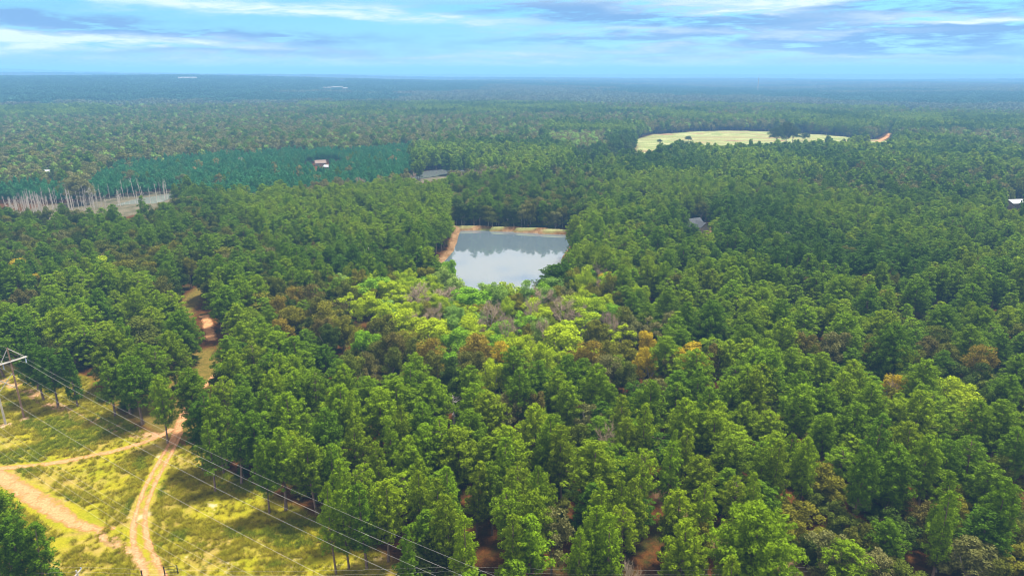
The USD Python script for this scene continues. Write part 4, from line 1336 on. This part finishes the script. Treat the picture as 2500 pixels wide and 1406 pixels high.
hf = thing('power_line_pole', 'two-legged wooden power line structure with pale crossarm at the clearing', 'power pole', B0)


def rel(k, z, s=0.0):
    return on_line(k, z, s) - B0


for k, mt in ((-.1, REDWOOD), (-4.5, STEEL)):
    obj('pole', tube([rel(k, -.4), rel(k, 10), rel(k, 20.6)], [.27, .22, .16], 8), mt, hf)
obj('crossarm', cat([tube([rel(3.8, 16.7, s), rel(-8.8, 16.7, s)], .16, 4) for s in (-.25, .25)]), PALE_BEAM, hf)
for a, b in (((-.1, 20.4), (3.3, 16.9)), ((-.1, 20.4), (-2.3, 16.9)), ((-4.5, 20.4), (-8.0, 16.9)), ((-4.5, 20.4), (-2.3, 16.9)), ((-.1, 13.6), (-4.5, 9.0)), ((-4.5, 13.6), (-.1, 9.0))):
    obj('brace', tube([rel(*a), rel(*b)], .10, 5), PALE_BEAM, hf)
for k in (3.4, -1.9, -8.3):
    zs = np.linspace(16.6, 15.1, 25)
    obj('insulator', tube([rel(k, z) for z in zs], [.08 if q % 2 else .17 for q in range(25)], 8), PORCELAIN, hf)
for k in (-.1, -4.5):
    m = trimesh.creation.icosphere(2, 1.0)
    m.apply_scale([1.9, 1.5, .16])
    m.apply_translation(B0 + LP * k + LD * .6)
    tag(obj('sand_heap', m, SANDY, None, True), 'spread of orange sand round the foot of the %s pole' % ('brown' if k > -1 else 'grey'), 'sand heap')


def wire(pts, label, group, rad=.042):
    o = obj('power_line_wire', tube(pts, rad, 5), WIRE)
    tag(o, label, 'wire', group)


S_ = np.linspace(-60, 200, 70)


def span(k, z, sag):
    return [on_line(k, z - 4 * sag * (s / 200) * (1 - s / 200) if s > 0 else z + s * s * 0 - 4 * sag * (-s / 200) * (1 + s / 200), s) for s in S_]


for k, z, sag, lab in ((3.4, 15.0, 4.75, 'bright sagging wire from the end insulator nearest the wood'), (-1.9, 15.1, 4.75, 'sagging wire from the middle insulator of the pole'), (-8.3, 15.1, 4.75, 'sagging wire from the far end of the crossarm'),
                       (-.1, 20.5, 4.0, 'thin top wire from the tip of the brown pole'), (-4.5, 20.5, 4.0, 'thin top wire from the tip of the grey pole')):
    wire(span(k, z, sag), lab, 'wires of the two-legged pole', .019 if z < 18 else .011)
for u0, v0, u1, v1, lab in ((40, 1130, 467, 1404, 'lowest of the four parallel wires over the broad track'), (75, 1130, 500, 1400, 'second lowest of the four parallel wires over the broad track'),
                            (105, 1130, 500, 1367, 'third of the four parallel wires, crossing the rutted track'), (130, 1130, 500, 1345, 'uppermost faint wire of the four parallel wires')):
    p, q = at(u0, v0, 13), at(u1, v1, 13)
    wire([p + (q - p) * t + [0, 0, -2.4 * (.25 - (t - .5) ** 2)] for t in np.linspace(-1.2, 2.0, 40)], lab, 'four wires of the second line', .011)
# service line on single poles along the lower edge
UP = [at(1128, 1389, 10.6), at(186, 1391, 10.6)]
for q, (p, lab) in enumerate(zip(UP, ('pale service pole head with transformer in front of the pines', 'pale service pole head with crossarm low in the clearing'))):
    t = thing('service_pole', lab, 'power pole', (p[0], p[1], 0))
    obj('pole', tube([[0, 0, -.3], [0, 0, 5], [0, 0, 10.6]], [.19, .16, .12], 8), STEEL, t)
    obj('crossarm', box(0, 0, 9.9, .16, 2.5, .14), PALE_BEAM, t)
    for y in (-1.1, .0, 1.1):
        obj('insulator', tube([[0, y, 9.95], [0, y, 10.15], [0, y, 10.3]], [.07, .11, .05], 8), PORCELAIN, t)
    for y in (-.6, .6):
        obj('brace', tube([[0, y, 9.85], [.05, 0, 9.0]], .035, 5), PALE_BEAM, t)
    can = tube([[-.42, .1, 8.5], [-.42, .1, 8.55], [-.42, .1, 9.35], [-.42, .1, 9.42]], [.16, .24, .24, .12], 12)
    obj('transformer', can, simple('transformer_grey_%d' % q, (.45, .46, .46), .4), t)
for y, z, lab in ((-1.1, 10.3, 'nearest service wire along the lower edge of the clearing'), (0, 10.3, 'middle service wire along the lower edge of the clearing'), (1.1, 10.3, 'farther service wire along the lower edge of the clearing'), (.0, 8.2, 'lowest service wire slung under the crossarms')):
    p, q = UP[1] + [0, y, z - 10.6], UP[0] + [0, y, z - 10.6]
    wire([p + (q - p) * t + [0, 0, -.9 * (1 - (2 * t - 1) ** 2) if 0 <= t <= 1 else -.9 * (1 - (2 * (t % 1) - 1) ** 2)] for t in np.linspace(-.9, 1.9, 57)], lab, 'wires of the service line', .008)
# the black gate posts where the rutted track leaves the clearing
p = at(403, 1404)
t = thing('farm_gate', 'black metal gate frame standing beside the rutted track', 'gate', p)
obj('post', box(0, 0, 1.0, .16, .16, 2.0), BLACK, t)
obj('post', box(2.2, .5, .95, .14, .14, 1.9), BLACK, t)
for z in (1.85, 1.2, .5):
    obj('rail', tube([[0, 0, z], [2.2, .5, z - .05]], .045, 6), BLACK, t)
p = at(348, 1410)
t = thing('gate_post', 'single black post on the other side of the rutted track', 'post', p)
obj('post', box(0, 0, .8, .17, .17, 1.6), BLACK, t)
obj('post_cap', box(0, 0, 1.63, .22, .22, .05), BLACK, t)

# ---------------------------------------------------------------- fence, car and fallen boughs in the lower wood
DARKWOOD = simple('dark_fence_wood', (.045, .030, .022), .85, noise=(2.0, (.085, .060, .045)))
fp = [at(u, v) for u, v in ((1958, 1345), (1974, 1358), (1990, 1372), (2006, 1388), (2022, 1404), (2038, 1420))]
f = thing('rail_fence', 'dark wooden rail fence along the sandy drive', 'fence', fp[0])
for q in fp:
    o = q - fp[0]
    obj('post', box(o[0], o[1], .7, .16, .16, 1.5), DARKWOOD, f)
for a, b in zip(fp[:-1], fp[1:]):
    for z in (.45, .85, 1.25):
        obj('rail', tube([a - fp[0] + [0, 0, z], b - fp[0] + [0, 0, z]], .065, 5), DARKWOOD, f)

CARP = simple('dark_green_car_paint', (.010, .022, .020), .25, spec=.6)
GLASSD = simple('dark_car_glass', (.02, .025, .03), .06, spec=.8)
TYRE = simple('tyre_rubber', (.02, .02, .02), .8)
CHROME = simple('bright_car_trim', (.75, .78, .80), .2, metallic=.9)


def rounded(sx, sy, sz, r=.12):
    m = trimesh.creation.box([sx - 2 * r, sy - 2 * r, sz - 2 * r])
    pts = np.vstack([m.vertices + d for d in trimesh.creation.icosphere(1, r).vertices])
    return trimesh.convex.convex_hull(pts)


cp = at(1776, 1262, 0)
c = thing('parked_car', 'dark car parked under the pines beside the sandy drive', 'car', cp, math.radians(-28))
body = rounded(4.5, 1.78, .72, .16)
body.apply_translation([0, 0, .68])
obj('body', body, CARP, c, 40)
prof = [(-1.55, 1.0), (-1.15, 1.48), (.35, 1.50), (1.05, 1.0)]
cab = trimesh.convex.convex_hull(np.array([[x, y * (.78 if z < 1.2 else .66), z] for x, z in prof for y in (-1, 1)]))
obj('cabin', cab, GLASSD, c)
obj('roof', rounded(1.55, 1.28, .08, .035).apply_translation([-.4, 0, 1.51]), CARP, c)
for x in (-1.4, 1.4):
    for y in (-.8, .8):
        w = trimesh.creation.cylinder(.33, .22, sections=18)
        w.apply_transform(trimesh.transformations.rotation_matrix(math.pi / 2, [1, 0, 0]))
        w.apply_translation([x, y, .33])
        wp = obj('wheel', w, TYRE, c)
        h = trimesh.creation.cylinder(.19, .03, sections=14)
        h.apply_transform(trimesh.transformations.rotation_matrix(math.pi / 2, [1, 0, 0]))
        h.apply_translation([x, y * 1.145, .33])
        obj('rim', h, CHROME, wp)
for y in (-.62, .62):
    obj('headlight', rounded(.08, .36, .16, .03).apply_translation([2.24, y, .80]), CHROME, c)

for u, v, n, rz, lab in ((2370, 1345, 0, .3, 'bleached fallen bough lying in the scrub, the upper one'), (2290, 1310, 1, 1.4, 'small bleached fallen bough beside the dark bushes'), (2410, 1392, 2, 2.2, 'long pale fallen bough at the lowest corner of the scrub'),
                         (2185, 1290, 3, 4.0, 'grey dead branches on the ground between the bushes')):
    r = np.random.default_rng(700 + n)
    t = thing('fallen_branch', lab, 'fallen branch', at(u, v) + [0, 0, .8], rz, 'bleached branches in the scrub')
    main = np.array([[0, 0, 0], [1.6, .3, .7], [3.2, .1, 1.0], [5.2, .9, .7]]) + r.normal(size=(4, 3)) * .15
    obj('bough', tube(main, [.16, .13, .10, .04], 6), BARK_DEAD, t)
    for q in range(5):
        o = main[1 + q % 3]
        e = o + np.array([r.uniform(.3, 1.6), r.uniform(-1.5, 1.5), r.uniform(.2, 1.6)])
        obj('twig', tube([o, (o + e) / 2 + [0, 0, .2], e], [.07, .05, .02], 4), BARK_DEAD, t)

# ---------------------------------------------------------------- houses among the trees
WALLW = simple('white_siding', (.42, .41, .38), .7)
WALLT = simple('tan_siding', (.20, .16, .12), .8)
ROOFD = simple('dark_shingle', (.045, .050, .060), .8, noise=(1.0, (.075, .08, .09)))
ROOFM = simple('white_metal_roof', (.42, .43, .44), .35, spec=.5)
ROOFR = simple('peach_roof', (.21, .15, .12), .7)
ROOFG = simple('pale_grey_roof', (.26, .26, .25), .6)
PANE = simple('window_glass', (.03, .04, .05), .08, spec=.7)
DOORM = simple('painted_door', (.25, .10, .07), .6)


def house(name, label, catg, loc, rz, L, W, H, rise, wall, roof, windows=3, wing=None, group=None, chimney=False):
    t = thing(name, label, catg, loc, rz, group)
    gable = trimesh.convex.convex_hull(np.array([[x, y, z] for x in (-L / 2, L / 2) for y, z in ((-W / 2, 0), (W / 2, 0), (-W / 2, H), (W / 2, H), (0, H + rise * .96))]))
    obj('wall', gable, wall, t)
    e, th = .5, .16
    parts = []
    for s in (-1, 1):
        parts.append(trimesh.convex.convex_hull(np.array([[x, y, z + dz] for x in (-L / 2 - e, L / 2 + e) for y, z in ((0, H + rise), (s * (W / 2 + e), H - rise * e / (W / 2))) for dz in (0.02, th)])))
    rf = obj('roof', cat(parts), roof, t)
    if chimney:
        obj('chimney', box(-L * .3, .8, H + rise * .8, .9, .9, 2.2), WALLW, rf)
    for q in range(windows):
        x = -L / 2 + L * (q + .5) / windows
        for s in (-1, 1):
            if q == windows // 2:
                d = obj('door', box(x, s * (W / 2 + .02), 1.05, 1.0, .08, 2.1), DOORM, t)
            else:
                w = obj('window', box(x, s * (W / 2 + .02), 1.55, 1.3, .08, 1.3), WALLW, t)
                obj('pane', box(x, s * (W / 2 + .05), 1.55, 1.08, .06, 1.08), PANE, w)
    if wing:
        wl, ww, dx = wing
        obj('wing', trimesh.convex.convex_hull(np.array([[dx + x, y, z] for y in (-W / 2 - wl, 0) for x, z in ((-ww / 2, 0), (ww / 2, 0), (-ww / 2, H), (ww / 2, H), (0, H + rise * .7))])), wall, t)
        obj('wing_roof', cat([trimesh.convex.convex_hull(np.array([[dx + x, y, z + dz] for y in (-W / 2 - wl - e, 0) for x, z in ((0, H + rise * .73), (s * (ww / 2 + e), H - .25)) for dz in (.02, th)])) for s in (-1, 1)]), roof, t)
    return t


def site(u, v):
    p = at(u, v)
    p[2] = float(land(p[0], p[1]))
    return p


def hill_site(u, v, up=0.0):
    """the far place whose ground (plus up) shows at photo pixel (u, v)"""
    g = at(u, v)[:2] / np.hypot(*at(u, v)[:2])
    rr = np.linspace(1300, 6000, 800)
    x, y = g[0] * rr, g[1] * rr
    z = land(x, y) + up
    _, vv, _ = pix(x, y, z)
    top = np.minimum.accumulate(vv)
    k = int(np.argmax(top <= v))
    return np.array([x[k], y[k], float(land(x[k], y[k]))])


house('house', 'white house with dark grey shingle roof in the sandy yard right of the pond', 'house', site(1682, 562), .5, 15, 9, 3.4, 3.4, WALLW, ROOFD, 5, (5, 7, 3.5), None, True)
house('shed', 'long shed with white metal roof at the edge of the wood, right side', 'shed', site(2490, 508), .12, 20, 9, 4.0, 1.8, WALLT, ROOFM, 5)
house('house', 'peach roofed house in its small clearing beyond the teal plantation', 'house', site(783, 404), .3, 10, 7, 2.8, 2.4, WALLT, ROOFR, 3)
house('house', 'small white house just below the peach roofed house', 'house', site(800, 412), -.4, 6, 5, 2.5, 1.4, WALLT, ROOFM, 3)
house('shed', 'long low white shed at the border of plantation and grey hardwoods', 'shed', site(118, 429), .1, 22, 7, 3.4, 1.4, WALLW, ROOFM, 5)
house('cottage', 'white cottage half hidden in the teal plantation', 'house', site(950, 412), .2, 6, 5, 5.0, 1.6, WALLW, ROOFM, 3)
house('cottage', 'tiny tan roofed cottage in the middle of the teal plantation', 'house', site(588, 410), .2, 6, 5, 7.5, 1.6, WALLT, ROOFR, 3)
house('house', 'lone white house in the blue wood above the far field', 'house', hill_site(1690, 271, 15), .1, 11, 7, 14.5, 2, WALLW, ROOFM, 3)
house('warehouse', 'long white building on the blue ridge at the upper left', 'building', hill_site(458, 191, 16), .25, 70, 20, 18, 1.5, WALLW, ROOFM, 9)
for q, (u, r, L, lab) in enumerate(((800, 215, 30, 'pale long roof in the far compound'), (822, 213, 40, 'largest pale building of the far compound'), (842, 216, 18, 'small pale building at the end of the far compound'))):
    house('farm_building', lab, 'building', hill_site(u, r, 15), .1 + .3 * q, L, 12, 16, 1.5, WALLT, ROOFG, 3, None, 'far compound on the blue slope')
# lattice mast on the far hills
mp = hill_site(1849, 226, 8)
t = thing('radio_mast', 'slim pale lattice mast standing far off above the woods', 'mast', mp)
for k in range(3):
    a = k * 2.094
    obj('leg', tube([[2.2 * math.cos(a), 2.2 * math.sin(a), 0], [.9 * math.cos(a), .9 * math.sin(a), 62]], .45, 5), PALE_BEAM, t)
lat = []
for z in range(0, 60, 5):
    w0, w1 = 2.2 - 1.3 * z / 62, 2.2 - 1.3 * (z + 5) / 62
    for k in range(3):
        a, b = k * 2.094, (k + 1) * 2.094
        lat.append(tube([[w0 * math.cos(a), w0 * math.sin(a), z], [w1 * math.cos(b), w1 * math.sin(b), z + 5]], .18, 4))
obj('lattice', cat(lat), PALE_BEAM, t)
obj('antenna', tube([[0, 0, 60], [0, 0, 76]], .35, 6), PALE_BEAM, t)

# ---------------------------------------------------------------- the air
hb = trimesh.creation.box([84000, 84000, 228])
hb.apply_translation([0, 0, 132 - 228 / 2])
HAZE = usdkit.material(stage, '/World/Looks/haze_air', {'v': ('principled_volume', dict(color=HAZE_COLOR, density=HAZE_DENSITY))}, [], volume='v.volume')
haze = obj('haze', hb, HAZE)
tag(haze, 'thin blue haze lying over the woods to the horizon', 'haze', None, 'stuff')
